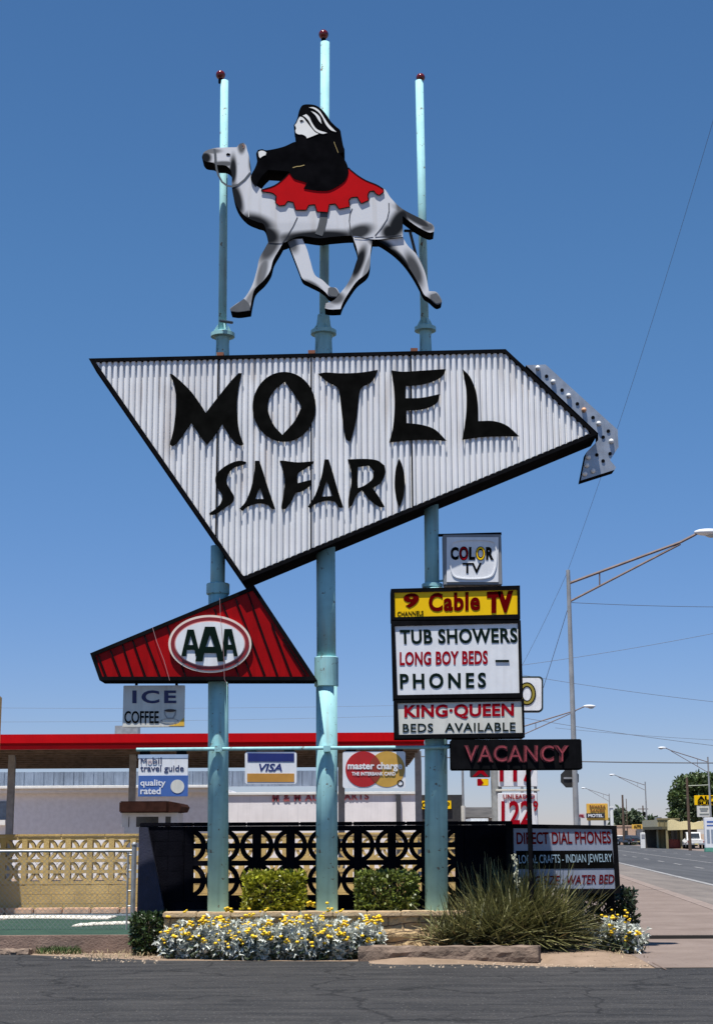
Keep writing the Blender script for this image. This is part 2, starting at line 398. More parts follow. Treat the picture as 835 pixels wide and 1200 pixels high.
# courtyard to the left: raised base, carpet, painted kerb stones
XW = at(161, 1000, 23).x
cy = MB(); cy.box(-16, XW-.02, 22.66, 23.2, -.1, .215).box(-16, 3.2, 23.2, 40, -.1, .215)
tag(cy.build('courtyard_ground', ground_mat('courtyard_dirt', (.26, .20, .15), (.36, .29, .22), 2, (.2, .15, .11), 15)), kind='structure')
tf = MB(); g0 = gnd(-80, 1094, .22); g1 = gnd(152, 1094, .22)
for z, poly in ((.219, [Vector((-9, 22.68, 0)), Vector((XW-.03, 22.68, 0)), Vector((XW-.03, 23.1, 0)), gnd(152, 1068, .22), gnd(-120, 1068, .22)]),):
    tf.add([(p.x, p.y, z) for p in poly], [(0, 1, 2, 3)])
tag(tf.build('green_carpet', m_turf), kind='structure')
bl = MB(); poly = [gnd(100, 1073, .223), gnd(158, 1073, .223), gnd(158, 1066.5, .223), gnd(-100, 1066.5, .223), gnd(-100, 1071, .223)]
bl.add(poly, [tuple(range(5))]); tag(bl.build('blue_carpet_strip', M('blue_grey_carpet', (.07, .10, .13), .9, var=.25)), kind='structure')

# ================================================================== SIGN POLES
YP = 21.9
def pole(name, label, secs, flange, ballpx, extras):
    base = at(secs[0][0], secs[0][1], YP)
    t = thing('sign_pole', label, 'sign pole', (base.x, YP, base.z-.05), 'turquoise poles of the motel sign')
    def pt(x, y): return at(x, y, YP)
    for (xa, ya, xb, yb, w) in [(s[0], s[1], s[2], s[3], s[4]) for s in secs]:
        r = w/2/ppm(xa, ya, YP)
        A, B = pt(xa, ya), pt(xb, yb)
        MB().tube([A+Vector((0, 0, -.06)), B], r, 28).build('shaft', teal, t, True if False else False)
        for p in t.children[-1].data.polygons: p.use_smooth = len(p.vertices) == 4
    fx, fy, fw, cw, cy_ = flange
    A = pt(fx, fy); r = fw/2/ppm(fx, fy, YP)
    cone = [(r*.46, .30), (r*.58, .10), (r*.62, .06)] if ballpx[0] == 379 else [(r*.44, .10), (r*.50, .06)]
    o = MB().lathe(A, cone+[(r, .055), (r, 0), (r*(.72 if ballpx[0] == 379 else .60), -.01), (r*(.72 if ballpx[0] == 379 else .60), -.45)][::-1], 28).build('flange', teal, t)
    # gusset plates
    for k in range(4):
        g = MB(); an = math.radians(20+90*k); d = Vector((math.cos(an), math.sin(an), 0)); n_ = Vector((-d.y, d.x, 0))*.008
        q = [A+d*r*.42+Vector((0, 0, .06)), A+d*r*.85+Vector((0, 0, .06)), A+d*r*.42+Vector((0, 0, .19))]
        g.add([x+n_ for x in q]+[x-n_ for x in q], [(0,1,2),(5,4,3),(0,3,4,1),(1,4,5,2),(2,5,3,0)])
        g.build('gusset', teal, t)
    for (x, y, w, h) in extras:
        A = pt(x, y); r = w/2/ppm(x, y, YP)
        MB().lathe(A, [(r*.93, -h), (r, -h+.01), (r, -.01), (r*.93, .0)], 28).build('collar', teal, t)
    bx, by, br = ballpx; A = pt(bx, by); r = br/ppm(bx, by, YP)
    MB().tube([A+Vector((0, 0, -r*1.8)), A+Vector((0, 0, -r*.6))], r*.45, 10).build('lamp_socket', black, t)
    o = MB().ball(A, r, n=16, m=10).build('ball_lamp', ballred, t, True)
    return t
pole('p', 'leftmost turquoise pole, rising behind the red oval sign and the camel head',
     [(255.5, 1069, 256, 684, 24.5), (255, 690, 255.5, 640, 17), (260.5, 420, 263, 95, 9.6)], (261, 395, 28, 20, 0), (258.5, 88, 5.6), [(255.5, 684, 27, .16)])
pole('p', 'middle turquoise pole, tallest of the three, passing behind the rider',
     [(383, 1069, 382.5, 772, 25.5), (382.3, 776, 381.5, 640, 22.5), (379.5, 412, 380.7, 50, 11)], (379, 392, 30, 27, 0), (379, 40.5, 5.8), [(382.3, 770, 28, .42)])
pole('p', 'rightmost turquoise pole, carrying the stacked reader boards',
     [(511, 1069, 510, 690, 27), (506, 700, 505, 590, 17), (498, 412, 491, 95, 9.6)], (498, 388, 25, 18, 0), (492.5, 91, 5.2), [(506, 684, 24, .06)])
# ================================================================== BIG RIBBED SIGN
YS = 21.55
F_OUT = [(104, 420), (592, 409), (700, 509), (284, 681)]
ctr = at(380, 681, YS)
ms = thing('motel_sign', 'large white ribbed arrow shaped motel sign with black brush lettering', 'motel sign', (ctr.x, 21.9, ctr.z))
shape('cabinet', [F_OUT], YS+.03, .70, black, ms, smooth=False)
def inset(poly, d):
    n = len(poly); P = [Vector(p) for p in poly]; out = []
    for i in range(n):
        a = (P[i]-P[i-1]).normalized(); b = (P[(i+1) % n]-P[i]).normalized()
        na = Vector((-a.y, a.x)); nb = Vector((-b.y, b.x))
        bis = (na+nb); out.append(tuple(P[i]+bis*(d/(bis.dot(na)))))
    return out
F_IN = inset(F_OUT, 4.2)
shape('frame', [F_OUT, F_IN], YS-.062, .090, black, ms, smooth=False)
# corrugated sheet: true trapezoid ribs, clipped to the arrow outline
W = [at(x, y, YS) for x, y in F_IN]
xs0 = min(p.x for p in W); xs1 = max(p.x for p in W); per = .0855
def zrange(x):
    zz = []
    for i in range(4):
        a, b = W[i], W[(i+1) % 4]
        if (a.x-x)*(b.x-x) <= 0 and abs(a.x-b.x) > 1e-9: zz.append(a.z+(b.z-a.z)*(x-a.x)/(b.x-a.x))
    return (min(zz), max(zz)) if len(zz) > 1 else None
cols = []; x = xs0+1e-4
prof = [(0, 0), (.13, 0), (.22, -.040), (.50, -.046), (.78, -.040), (.87, 0), (1, 0)]
k = 0; seams = [at(254.6, 540, YS).x, at(364.6, 540, YS).x, at(482.3, 540, YS).x]
while xs0+k*per < xs1:
    for u, y in prof[:-1]:
        x = xs0+(k+u)*per
        if x >= xs1: break
        zr = zrange(max(x, xs0+1e-4))
        if zr: cols.append((x, YS+y-.002, zr))
    k += 1
for i in range(3):         # exact corners
    pass
v = []; f = []
for x, y, (a, b) in cols: v += [(x, y, a), (x, y, b)]
for i in range(len(cols)-1): f.append((2*i, 2*i+2, 2*i+3, 2*i+1))
def rusty(mt, amount):
    nt = mt.node_tree; N = nt.nodes; L = nt.links; p = N['Principled BSDF']; src = p.inputs['Base Color'].links[0].from_socket
    tc = N.new('ShaderNodeTexCoord'); mp = N.new('ShaderNodeMapping'); mp.inputs['Scale'].default_value = (7, 7, .45); L.new(tc.outputs['Object'], mp.inputs[0])
    nz = N.new('ShaderNodeTexNoise'); nz.inputs['Scale'].default_value = 1.3; nz.inputs['Detail'].default_value = 7; L.new(mp.outputs[0], nz.inputs['Vector'])
    n2 = N.new('ShaderNodeTexNoise'); n2.inputs['Scale'].default_value = .9; L.new(tc.outputs['Object'], n2.inputs['Vector'])
    mu = N.new('ShaderNodeMath'); mu.operation = 'MULTIPLY'; L.new(nz.outputs[0], mu.inputs[0]); L.new(n2.outputs[0], mu.inputs[1])
    mr = N.new('ShaderNodeMapRange'); mr.inputs[1].default_value = .29; mr.inputs[2].default_value = .42; mr.inputs[3].default_value = 0; mr.inputs[4].default_value = amount; L.new(mu.outputs[0], mr.inputs[0])
    mx = N.new('ShaderNodeMix'); mx.data_type = 'RGBA'; L.new(mr.outputs[0], mx.inputs['Factor']); L.new(src, mx.inputs['A']); mx.inputs['B'].default_value = (.33, .22, .13, 1)
    L.new(mx.outputs['Result'], p.inputs['Base Color'])
rusty(ribwhite, .32); rusty(offwhite, .4); rusty(white, .18); rusty(teal, .35)
link('ribbed_panel', v, f, ribwhite, ms)
for sx in seams:
    zr = zrange(sx); MB().box(sx-.010, sx+.010, YS-.052, YS-.040, zr[0], zr[1]).build('panel_seam', black, ms)
def c5(L): return [(180+x/3.795, 420+y/3.795) for x, y in L]
def c6(L): return [(360+x/3.2115, 410+y/3.2115) for x, y in L]
LET = [
 [c5([(72,70),(90,75),(160,140),(205,200),(232,242),(280,180),(340,105),(378,65),(392,66),(378,130),(370,190),(372,260),(382,330),(400,382),(380,385),(345,355),(305,292),(270,345),(238,383),(210,350),(168,285),(135,335),(100,380),(80,390),(72,380),(88,320),(97,250),(102,190),(92,120)])],
 [c5(disc(580, 215, 140, 155, 24)), c5([(582,103),(625,160),(658,215),(625,280),(572,340),(530,290),(507,215),(530,150)])],
 [c6([(40,90),(70,85),(130,88),(200,85),(265,75),(255,100),(235,125),(205,140),(195,170),(188,230),(178,290),(165,335),(155,343),(143,330),(135,280),(125,200),(118,150),(105,135),(75,120)])],
 [c6([(315,77),(360,82),(430,78),(520,72),(510,95),(480,115),(430,130),(370,135),(368,182),(430,180),(498,166),(490,195),(460,215),(420,225),(372,228),(372,275),(430,282),(480,300),(523,342),(450,338),(380,340),(308,348),(322,290),(328,210),(325,140)])],
 [c6([(583,72),(610,100),(632,150),(640,200),(642,268),(700,268),(750,285),(796,325),(720,325),(650,328),(582,338),(592,280),(598,220),(597,150)])],
 [c5([(412,460),(405,470),(360,485),(335,510),(325,550),(345,590),(358,615),(350,640),(315,665),(280,690),(250,697),(248,688),(280,665),(300,640),(305,610),(290,585),(275,550),(280,515),(310,485),(345,465),(380,455)])],
 [c5([(450,455),(470,455),(485,500),(510,580),(540,668),(525,668),(500,648),(460,645),(420,658),(395,678),(382,668),(410,635),(435,570),(448,500)]), c5([(472,572),(490,625),(452,625)])],
 [c5([(560,455),(580,455),(640,462),(712,457),(705,470),(660,498),(640,515),(640,555),(698,540),(695,565),(660,590),(632,595),(615,630),(590,665),(575,670),(568,660),(578,600),(582,540),(570,480)])],
 [c6([(65,412),(80,412),(95,460),(115,530),(135,592),(120,592),(100,570),(65,568),(30,580),(12,598),(2,590),(30,545),(52,480),(60,440)]), c6([(72,490),(95,550),(55,552)])],
 [c6([(152,412),(210,410),(260,415),(290,435),(293,465),(275,500),(245,520),(270,555),(290,590),(270,590),(235,565),(205,528),(185,545),(170,580),(155,595),(155,560),(165,500),(163,450)]), c6([(190,440),(230,435),(250,455),(245,485),(215,510),(190,520),(187,480)])],
 [c6([(345,408),(358,440),(366,490),(362,550),(347,593),(335,560),(328,510),(332,450)])],
]
for lp in LET: shape('letter', lp, YS-.060, .013, blackmatte, ms)
# arrow trim with sockets and bulbs behind the point
def c7(L): return [(570+x/4.912, 410+y/4.912) for x, y in L]
TR = c7([(225,88),(338,84),(752,460),(757,560),(708,635),(742,675),(735,690),(540,752),(572,590),(640,520),(640,480)])
YT = 21.85
shape('arrow_trim', [TR], YT, .26, silver, ms, side=black, smooth=False)
for i, (x, y) in enumerate(c7([(300,98),(388,178),(477,258),(565,340),(650,418),(722,520),(590,612),(582,658),(570,707),(617,690)])):
    p = at(x, y, YT); MB().ball(p+Vector((-.02, -.02, -.02)), .036, n=12, m=8).build('bulb', bulborange if i == 3 else bulbwhite, ms, True)
for (x, y) in c7([(343,152),(432,232),(520,311),(610,390),(698,468),(668,503),(632,605),(708,598),(668,640)]):
    p = at(x, y, YT); MB().tube([p+Vector((0, .005, 0)), p+Vector((0, -.012, 0))], .026, 12).build('empty_socket', black, ms)
# small clip brackets on the top edge
rust = M('rust', (.20, .07, .035), .8, var=.3)
for x, y in ((258, 416.5), (365, 414), (485, 411.5)):
    p = at(x, y, YS-.02); MB().box(p.x-.05, p.x+.05, YS-.03, YS+.12, p.z-.01, p.z+.045).build('mounting_clip', rust, ms)
# ================================================================== CAMEL AND RIDER CUT-OUT
YC, DC = 21.38, .29
def P1(L): return [(220+x/2.609, 20+y/2.609) for x, y in L]
def P2(L): return [(330+x/6.958, 110+y/6.958) for x, y in L]
def Q1(L): return [(225+x/6.958, 155+y/6.958) for x, y in L]
def Q3(L): return [(250+x/5.567, 240+y/5.567) for x, y in L]
def Q4(L): return [(370+x/5.219, 230+y/5.219) for x, y in L]
cr = at(380, 375, YC)
cs = thing('camel_sign', 'grey painted camel cut-out with black robed rider and red saddle cloth above the motel sign', 'figure sign', (cr.x, YC+.2, cr.z))
def airbrush(name, base, blobs):
    mt = bpy.data.materials.new(name); mt.use_nodes = True; N = mt.node_tree.nodes; L = mt.node_tree.links
    p = N['Principled BSDF']; p.inputs['Roughness'].default_value = .45; p.inputs['Specular IOR Level'].default_value = .12
    tc = N.new('ShaderNodeTexCoord'); acc = None
    for (bx, by, rx, ry, ang, st) in blobs:
        w = at(bx, by, YC) - cs.location; sc = ppm(bx, by, YC)
        mp = N.new('ShaderNodeMapping'); mp.vector_type = 'TEXTURE'
        mp.inputs['Location'].default_value = (w.x, 0, w.z); mp.inputs['Rotation'].default_value = (0, math.radians(ang), 0)
        mp.inputs['Scale'].default_value = (1.28*rx/sc, 1000, 1.28*ry/sc)
        L.new(tc.outputs['Object'], mp.inputs[0])
        ln = N.new('ShaderNodeVectorMath'); ln.operation = 'LENGTH'; L.new(mp.outputs[0], ln.inputs[0])
        mr = N.new('ShaderNodeMapRange'); mr.interpolation_type = 'SMOOTHSTEP'
        mr.inputs[1].default_value = .38; mr.inputs[2].default_value = 1; mr.inputs[3].default_value = min(1, st*1.2); mr.inputs[4].default_value = 0
        L.new(ln.outputs['Value'], mr.inputs[0])
        if acc is None: acc = mr.outputs[0]
        else:
            a = N.new('ShaderNodeMath'); a.operation = 'MAXIMUM'; L.new(acc, a.inputs[0]); L.new(mr.outputs[0], a.inputs[1]); acc = a.outputs[0]
    mpn = N.new('ShaderNodeMapping'); mpn.inputs['Scale'].default_value = (9, 9, .8); L.new(tc.outputs['Object'], mpn.inputs[0])
    nz = N.new('ShaderNodeTexNoise'); nz.inputs['Scale'].default_value = 1; nz.inputs['Detail'].default_value = 4; L.new(mpn.outputs[0], nz.inputs['Vector'])
    m2 = N.new('ShaderNodeMapRange'); m2.inputs[1].default_value = .55; m2.inputs[2].default_value = .8; L.new(nz.outputs[0], m2.inputs[0])
    ms_ = N.new('ShaderNodeMath'); ms_.operation = 'MULTIPLY'; ms_.inputs[1].default_value = .35; L.new(m2.outputs[0], ms_.inputs[0])
    mx0 = N.new('ShaderNodeMix'); mx0.data_type = 'RGBA'; mx0.inputs['A'].default_value = (*base, 1); mx0.inputs['B'].default_value = (.40, .33, .24, 1)
    L.new(ms_.outputs[0], mx0.inputs['Factor'])
    mx = N.new('ShaderNodeMix'); mx.data_type = 'RGBA'; L.new(acc, mx.inputs['Factor']); L.new(mx0.outputs['Result'], mx.inputs['A'])
    mx.inputs['B'].default_value = (.006, .007, .009, 1)
    L.new(mx.outputs['Result'], p.inputs['Base Color'])
    return mt
G = (.66, .67, .69)
bodym = airbrush('camel_body_paint', G, [
    (241, 185, 8, 9, 0, .9), (247, 177, 14, 4, 0, .6), (283, 172, 5, 10, 0, .7), (262, 192, 16, 4, 0, .7), (273, 200, 5, 22, 0, .85), (294, 182, 3, 20, 5, .5),
    (277, 233, 8, 26, -14, .95), (300, 262, 26, 13, 20, 1), (312, 275, 22, 14, 30, 1), (345, 268, 50, 9, 0, .1),
    (372, 277, 58, 9, -2, 1), (360, 281, 40, 10, 0, 1), (420, 272, 20, 10, -20, .8),
    (466, 262, 12, 30, 28, 1), (457, 272, 12, 12, 0, .9), (470, 240, 8, 22, 0, .7),
    (486, 256, 30, 6, 33, .8), (501, 266, 9, 6, 0, .7), (468, 228, 6, 12, -30, .5)])
legm = airbrush('camel_leg_paint', G, [
    (317, 288, 10, 26, 28, .75), (307, 320, 6, 26, 14, .6), (296, 346, 5, 22, 35, .5), (283, 364, 20, 9, 0, .55), (340, 283, 9, 16, -25, .7), (366, 334, 14, 5, 32, .7),
    (393, 349, 12, 9, 0, .7), (420, 308, 7, 26, 20, .95), (413, 322, 6, 20, 25, .6), (430, 318, 5, 26, 15, .5),
    (447, 286, 20, 8, 25, .95), (468, 302, 26, 6, 48, .95), (485, 315, 9, 26, -20, .75), (494, 300, 5, 26, -24, .7), (510, 352, 12, 12, 0, .6), (383, 358, 10, 4, 0, .3)])
body = P1([(44,425),(52,411),(75,402),(100,399),(150,398)])+P1([(158,388),(170,384),(178,392),(181,405),(188,430),(191,470),(203,508),(225,526),(265,515),(295,492),(318,468),(350,450),(420,470),(485,461),(497,466),(540,497),(597,523),(620,553),(652,584),(700,610),(742,630),(752,642),(752,656),(735,658),(700,640),(668,617),(656,608),(657,672),(570,680),(510,668),(440,672),(400,676),(340,670),(292,690),(247,690)])+Q1([(590,760),(530,730),(450,695),(385,630),(345,550),(325,450),(325,350),(310,300),(270,270),(200,265),(170,247),(110,237),(85,212)])
shape('camel_body', [body], YC, DC, bodym, cs, side=black)
nf = Q3([(362,236),(458,240),(430,290),(390,360),(370,430),(330,490),(270,550),(250,620),(238,690),(165,700),(115,695),(108,675),(150,645),(205,605),(255,520),(285,420),(300,350),(335,285)])
ff = Q3([(478,225),(580,222),(610,290),(630,360),(660,455),(710,490),(760,535),(800,542),(822,575),(810,603),(760,600),(730,570),(690,540),(620,505),(580,480),(555,420),(520,330)])
nh = Q4([(222,220),(230,260),(250,320),(255,370),(240,420),(220,480),(190,540),(150,590),(110,635),(60,655),(55,685),(90,692),(150,690),(165,650),(200,590),(250,520),(310,470),(330,420),(335,330),(350,250),(362,220)])
fh = Q4([(362,225),(525,215),(527,240),(560,300),(610,350),(640,400),(670,480),(690,580),(738,587),(768,635),(765,655),(735,660),(690,622),(660,600),(630,540),(590,470),(540,400),(480,340),(410,290),(362,265)])
L1_ = shape('leg', [nf], YC+.006, DC-.02, legm, cs, side=black)
L2_ = shape('leg', [nh], YC+.006, DC-.02, legm, cs, side=black)
L3_ = shape('leg', [ff], YC+.030, DC-.08, legm, cs, side=black)
L4_ = shape('leg', [fh], YC+.030, DC-.08, legm, cs, side=black)
hoofm = M('hoof_paint', (.10, .105, .11), .5, var=.2)
for lg, lp, yy in ((L1_, Q3([(112,676),(150,648),(200,612),(236,652),(234,688),(165,697),(118,692)]), YC+.006),
               (L3_, Q3([(748,545),(765,537),(798,545),(817,575),(806,598),(765,594),(745,575)]), YC+.030),
               (L4_, Q4([(700,602),(736,592),(764,636),(760,650),(735,655),(698,625)]), YC+.030)):
    shape('hoof', [lp], yy-.006, .004, hoofm, lg)
sad = P1([(225,528),(265,515),(295,492),(318,468),(350,450),(420,470),(485,461),(497,467),(520,485),(545,500),(575,512),(597,525),(598,535),(585,545),(575,540),(568,531),(555,533),(550,545),(553,560),(530,570),(523,560),(518,550),(500,552),(492,560),(495,580),(462,587),(455,577),(450,571),(432,573),(428,597),(395,595),(388,573),(370,575),(362,590),(330,590),(322,566),(305,563),(297,575),(280,577),(268,568),(270,547),(258,538),(240,535),(226,533)])
sm_ = shape('saddle_cloth', [sad], YC-.018, .014, M('saddle_red', (.48, .002, .004), .4, var=.06, spec=.1), cs, side=black, corner=40)
ribbon('saddle_outline', smooth_loop(sad, 40, 3), 1.1, YC-.022, black, sm_, .003, closed=True)
robe = P2([(135,165),(145,130),(170,92),(220,85),(280,95),(330,130),(370,180),(400,225),(440,265),(475,295),(485,340),(500,420),(512,455),(505,475),(470,485),(500,520),(530,570),(543,630),(520,700),(460,750),(390,785),(330,790),(260,785),(180,770),(205,725),(160,710),(100,690),(65,645)])+P1([(300,471),(245,467),(225,488),(207,517),(195,500),(193,485),(205,462),(212,440),(209,418),(215,406),(228,404),(243,407),(290,397),(322,383)])+P2([(125,390),(112,330),(105,300),(107,280),(98,255),(115,230),(130,190)])
robem = M('robe_black', (.005, .005, .006), .5, var=.3, spec=0)
rdr = shape('rider', [robe], YC-.028, .38, robem, cs, side=black)
facem = M('face_white', (.80, .80, .76), .45, var=.05)
def onrider(name, lp, mt=facem, d=.008): return shape(name, [lp], YC-.028-d, d-.001, mt, rdr)
onrider('face', P2([(150,185),(175,195),(200,225),(235,270),(270,310),(300,325),(250,345),(205,362),(195,345),(165,330),(140,330),(118,320),(111,300),(117,280),(107,255),(122,235),(135,205)]))
onrider('headdress_stripe', P2([(220,110),(265,110),(310,140),(350,200),(385,250),(445,310),(400,295),(360,250),(330,190),(300,150),(260,122)]))
onrider('headdress_stripe', P2([(238,140),(275,155),(310,190),(325,245),(300,215),(275,175)]))
onrider('headdress_stripe', P2([(170,178),(200,165),(225,190),(250,240),(290,290),(370,318),(330,325),(280,305),(245,265),(220,220),(190,188)]))
onrider('hand', Q1([(540,160),(560,150),(585,152),(605,165),(600,185),(575,195),(555,210),(545,195)]))
shape('eye', [P2([(148,215),(165,212),(180,222),(165,224),(160,232),(152,226)])], YC-.042, .005, robem, rdr)
ribbon('robe_edge', P2([(90,602),(120,592),(150,590),(185,580)]), .9, YC-.031, M('gold_line', (.4, .3, .1), .5), cs, .003)
ribbon('robe_edge', P2([(425,390),(440,430),(460,480)]), .6, YC-.031, MATS['gold_line'], cs, .003)
shape('camel_eye', [Q1([(278,178),(292,168),(312,176),(310,186),(295,190),(282,187)])], YC-.006, .004, robem, cs)
dk = M('line_paint', (.02, .022, .03), .5)
ribbon('rein', Q1([(185,140),(192,180),(194,240),(200,300),(215,350),(245,405),(285,435),(330,443),(380,425),(430,385),(475,328)]), 2.2, YC-.006, M('rein_grey', (.07, .08, .09), .5), cs, .004)
ribbon('rein', Q1([(182,135),(186,180),(190,245)]), 2.0, YC-.007, MATS['rein_grey'], cs, .003)
ribbon('girth_strap', P1([(417,597),(414,620),(408,645),(400,666)]), 9, YC-.005, M('girth_grey', (.06, .065, .07), .6, var=.2), cs, .003)
ribbon('limb_line', P1([(335,612),(322,640),(305,668),(290,690)]), 1.0, YC-.004, dk, cs, .003)
ribbon('limb_line', Q4([(222,75),(208,110),(204,150),(210,200),(225,250)]), 1.0, YC-.004, dk, cs, .003)
ribbon('limb_line', Q4([(445,40),(447,90),(435,140),(400,195),(362,240)]), 1.0, YC-.004, dk, cs, .003)
ribbon('sheet_joint', Q4([(235,252),(300,256),(350,250)]), .8, YC-.003, dk, cs, .002)
ribbon('sheet_joint', Q4([(362,250),(440,245),(522,240)]), .8, YC-.003, dk, cs, .002)
ribbon('sheet_joint', Q1([(462,440),(462,560),(462,690)]), .8, YC-.003, M('pale_joint', (.7, .7, .68), .5), cs, .002)
ribbon('ear_mark', Q1([(410,100),(425,110),(418,130)]), 1.5, YC-.004, M('ear_rust', (.25, .13, .09), .6), cs, .002)
# struts from the cut-out to the poles
for a, b in (((474, 270.5), (497, 271)), ((480, 271), (487, 299)), ((258, 376), (272, 378))):
    MB().tube([at(*a, YC+.25), at(*b, YP-.05)], .022, 8).build('strut', M('strut_blue', (.03, .05, .07), .5), cs)
# ================================================================== RED TRAPEZOID SIGN WITH OVAL
def c8(L): return [(100+x/2.982, 680+y/2.982) for x, y in L]
YA = 21.6
AO = c8([(17,255),(590,18),(810,350),(50,350)])
ac = at(240, 800, YA)
asn = thing('emblem_sign', 'red seamed wedge shaped sign with a white oval of three dark letter A', 'sign', (ac.x, YA+.2, ac.z))
shape('cabinet', [AO], YA+.03, .48, black, asn, smooth=False)
shape('frame', [AO, inset(AO, 4.5)], YA-.03, .058, black, asn, smooth=False)
shape('red_panel', [inset(AO, 4.0)], YA, .029, redpaint, asn, smooth=False)
for a, b in (((45,262),(75,340)),((88,245),(125,340)),((130,225),(168,340)),((165,208),(212,340)),((205,190),(262,338)),((285,155),(350,336)),((450,100),(535,333)),((480,85),(580,333)),((525,65),(628,333)),((568,45),(672,333)),((650,150),(720,333)),((690,205),(770,333))):
    ribbon('seam', c8([a, b]), 1.6, YA-.022, black, asn, .02)
cream = M('cream_rim', (.78, .66, .56), .4, var=.05)
for nm, k, mt, dz in (('oval_rim', 1.0, cream, .045), ('oval_band', .945, M('oval_red', (.22, .01, .012), .4, var=.1), .052), ('oval_line', .855, M('pink_line', (.6, .28, .25), .4), .058), ('oval_face', .83, white, .064)):
    rx, ry = 48.6, 33.8; off = 48.6*(1-k)
    shape(nm, [disc(246, 754.5, rx-off, ry-off*.95, 72)], YA-dz, dz-.001 if nm == 'oval_rim' else .006, mt, asn, smooth=False)
def letterA(x0, x1, t0, t1, yt, yb, sw_):
    cxm = (t0+t1)/2
    outer = [(x0, yb), (t0, yt), (t1, yt), (x1, yb), (x1-sw_, yb), (x1-sw_*1.18, yb-(yb-yt)*.24), (x0+sw_*1.18, yb-(yb-yt)*.24), (x0+sw_, yb)]
    hole = [(cxm, yt+(yb-yt)*.22), (x1-sw_*1.42, yb-(yb-yt)*.42), (x0+sw_*1.42, yb-(yb-yt)*.42)]
    return [c8(outer), c8(hole)]
for args in ((335, 402, 357, 379, 172, 265, 17), (477, 533, 486, 512, 170, 265, 15), (384, 488, 418, 453, 162, 283, 26)):
    shape('letter', letterA(*args), YA-.078-(.002 if args[0] == 384 else 0), .013, greenblack, asn, smooth=False)
ribbon('loose_wire', c8([(235,165),(250,215),(275,280),(295,350)]), .5, YA-.04, M('pale_wire', (.42, .25, .25), .5), asn, .006)
ribbon('loose_wire', c8([(470,62),(472,130),(483,250),(486,345),(500,372)]), .4, YA-.085, MATS['pale_wire'], asn, .006)
# ice / coffee plate
PANEL = [None]
def plate(name, label, cat, box, Y, depth, mat, group=None, side=None, b=.006):
    p, q = at(box[0], box[3], Y), at(box[2], box[1], Y)
    t = thing(name, label, cat, ((p.x+q.x)/2, Y+depth/2, p.z), group)
    PANEL[0] = MB().bbox(p.x, q.x, Y, Y+depth, p.z, q.z, b).build('panel', mat, t)
    return t
YI = 21.72
ic = plate('hanging_sign', 'small grey white ice and coffee plate with a cup hanging below the red wedge sign', 'sign', (143.6, 803, 216.7, 852.3), YI, .05, offwhite)
icp = PANEL[0]
text('ICE', (155.3, 809, 206.6, 824.2), YI-.002, navytext, icp, bold=.03, spacing=1.25)
text('COFFEE', (146, 833.2, 186.2, 847.7), YI-.002, blackmatte, icp, bold=.015)
for px in (160, 207):
    a = at(px, 803, YI+.02); b = at(px, 797, YI+.02); MB().tube([a, b+Vector((0, 0, .02))], .02, 8).build('hanger', black, ic)
gl = M('grey_line', (.25, .27, .28), .5)
shape('saucer', [c8(disc(295, 492, 32, 9, 32)), c8(disc(295, 490, 27, 6, 32))], YI-.006, .005, gl, icp, smooth=False)
shape('cup', [c8([(275,452),(318,452),(316,470),(308,484),(285,484),(277,470)]), c8([(279,458),(314,458),(311,470),(305,480),(288,480),(281,470)])], YI-.008, .006, gl, icp, smooth=False)
shape('coffee', [c8(disc(297, 455, 20, 5, 24))], YI-.011, .003, M('coffee_brown', (.03, .015, .01), .4), icp, smooth=False)
shape('corner_flash', [c8([(345,480),(346,509),(290,509),(325,500)])], YI-.005, .003, M('ochre_flash', (.75, .45, .05), .5), icp, smooth=False)
# ================================================================== READER BOARDS
YB = 21.6
bz = at(535, 864, YB)
def board(name, label, outer, inner, face, depth=.42):
    p = at(outer[3][0], outer[3][1], YB)
    q = at(outer[2][0], outer[2][1], YB)
    t = thing(name, label, 'sign', ((p.x+q.x)/2, YB+depth/2, min(p.z, q.z)))
    shape('cabinet', [outer], YB, depth, black, t, smooth=False)
    shape('frame', [outer, inner], YB-.035, .034, black, t, smooth=False)
    return t, shape('face_panel', [inner], YB-.014, .013, face, t, smooth=False)
_, tv = board('reader_board', 'yellow cable TV board with dark red lettering, topmost in the stack on the right pole', [(457.7,690),(608.8,686),(609.2,725.5),(458,726.3)], [(461.8,694.4),(605.7,691),(606,719.8),(462.2,723.2)], yellow)
YL = YB-.016
text('9', [(472.4,696),(490.7,694.5),(490.7,712),(472.4,713)], YL, maroon, tv, bold=.045)
text('CHANNELS', [(465.3,716.8),(495.8,715.6),(495.8,721),(465.3,722.2)], YL, blackmatte, tv, bold=.01)
text('Cable', [(501.9,695),(562,693),(562,715.5),(501.9,717)], YL, maroon, tv, bold=.038, spacing=1.1)
text('TV', [(570,693.5),(601,692),(601,717.5),(570,719)], YL, maroon, tv, bold=.08)
_, tb = board('reader_board', 'white board listing tub showers, long boy beds and phones, middle of the stack', [(458.5,727.5),(609.6,726.8),(612.5,817.6),(460.8,819)], [(462.3,733.7),(606.4,730.2),(608.2,812),(465.2,814.5)], white)
text('TUB SHOWERS', [(468,738),(605.5,735.5),(606,753.2),(468.6,755)], YL, greenblack, tb, bold=.03, spacing=1.08)
text('LONG BOY BEDS', [(468,764),(571,762.2),(571,778.5),(468,780)], YL, redtext, tb, bold=.03, spacing=1.05)
MB().box(at(580,775.6,YL).x, at(596,775.6,YL).x, YL-.012, YL, at(580,775.8,YL).z, at(580,773.4,YL).z).build('dash', greenblack, tb)
text('PHONES', [(468,789.5),(569,788),(569,806),(468.5,807.5)], YL, greenblack, tb, bold=.03, spacing=1.4)
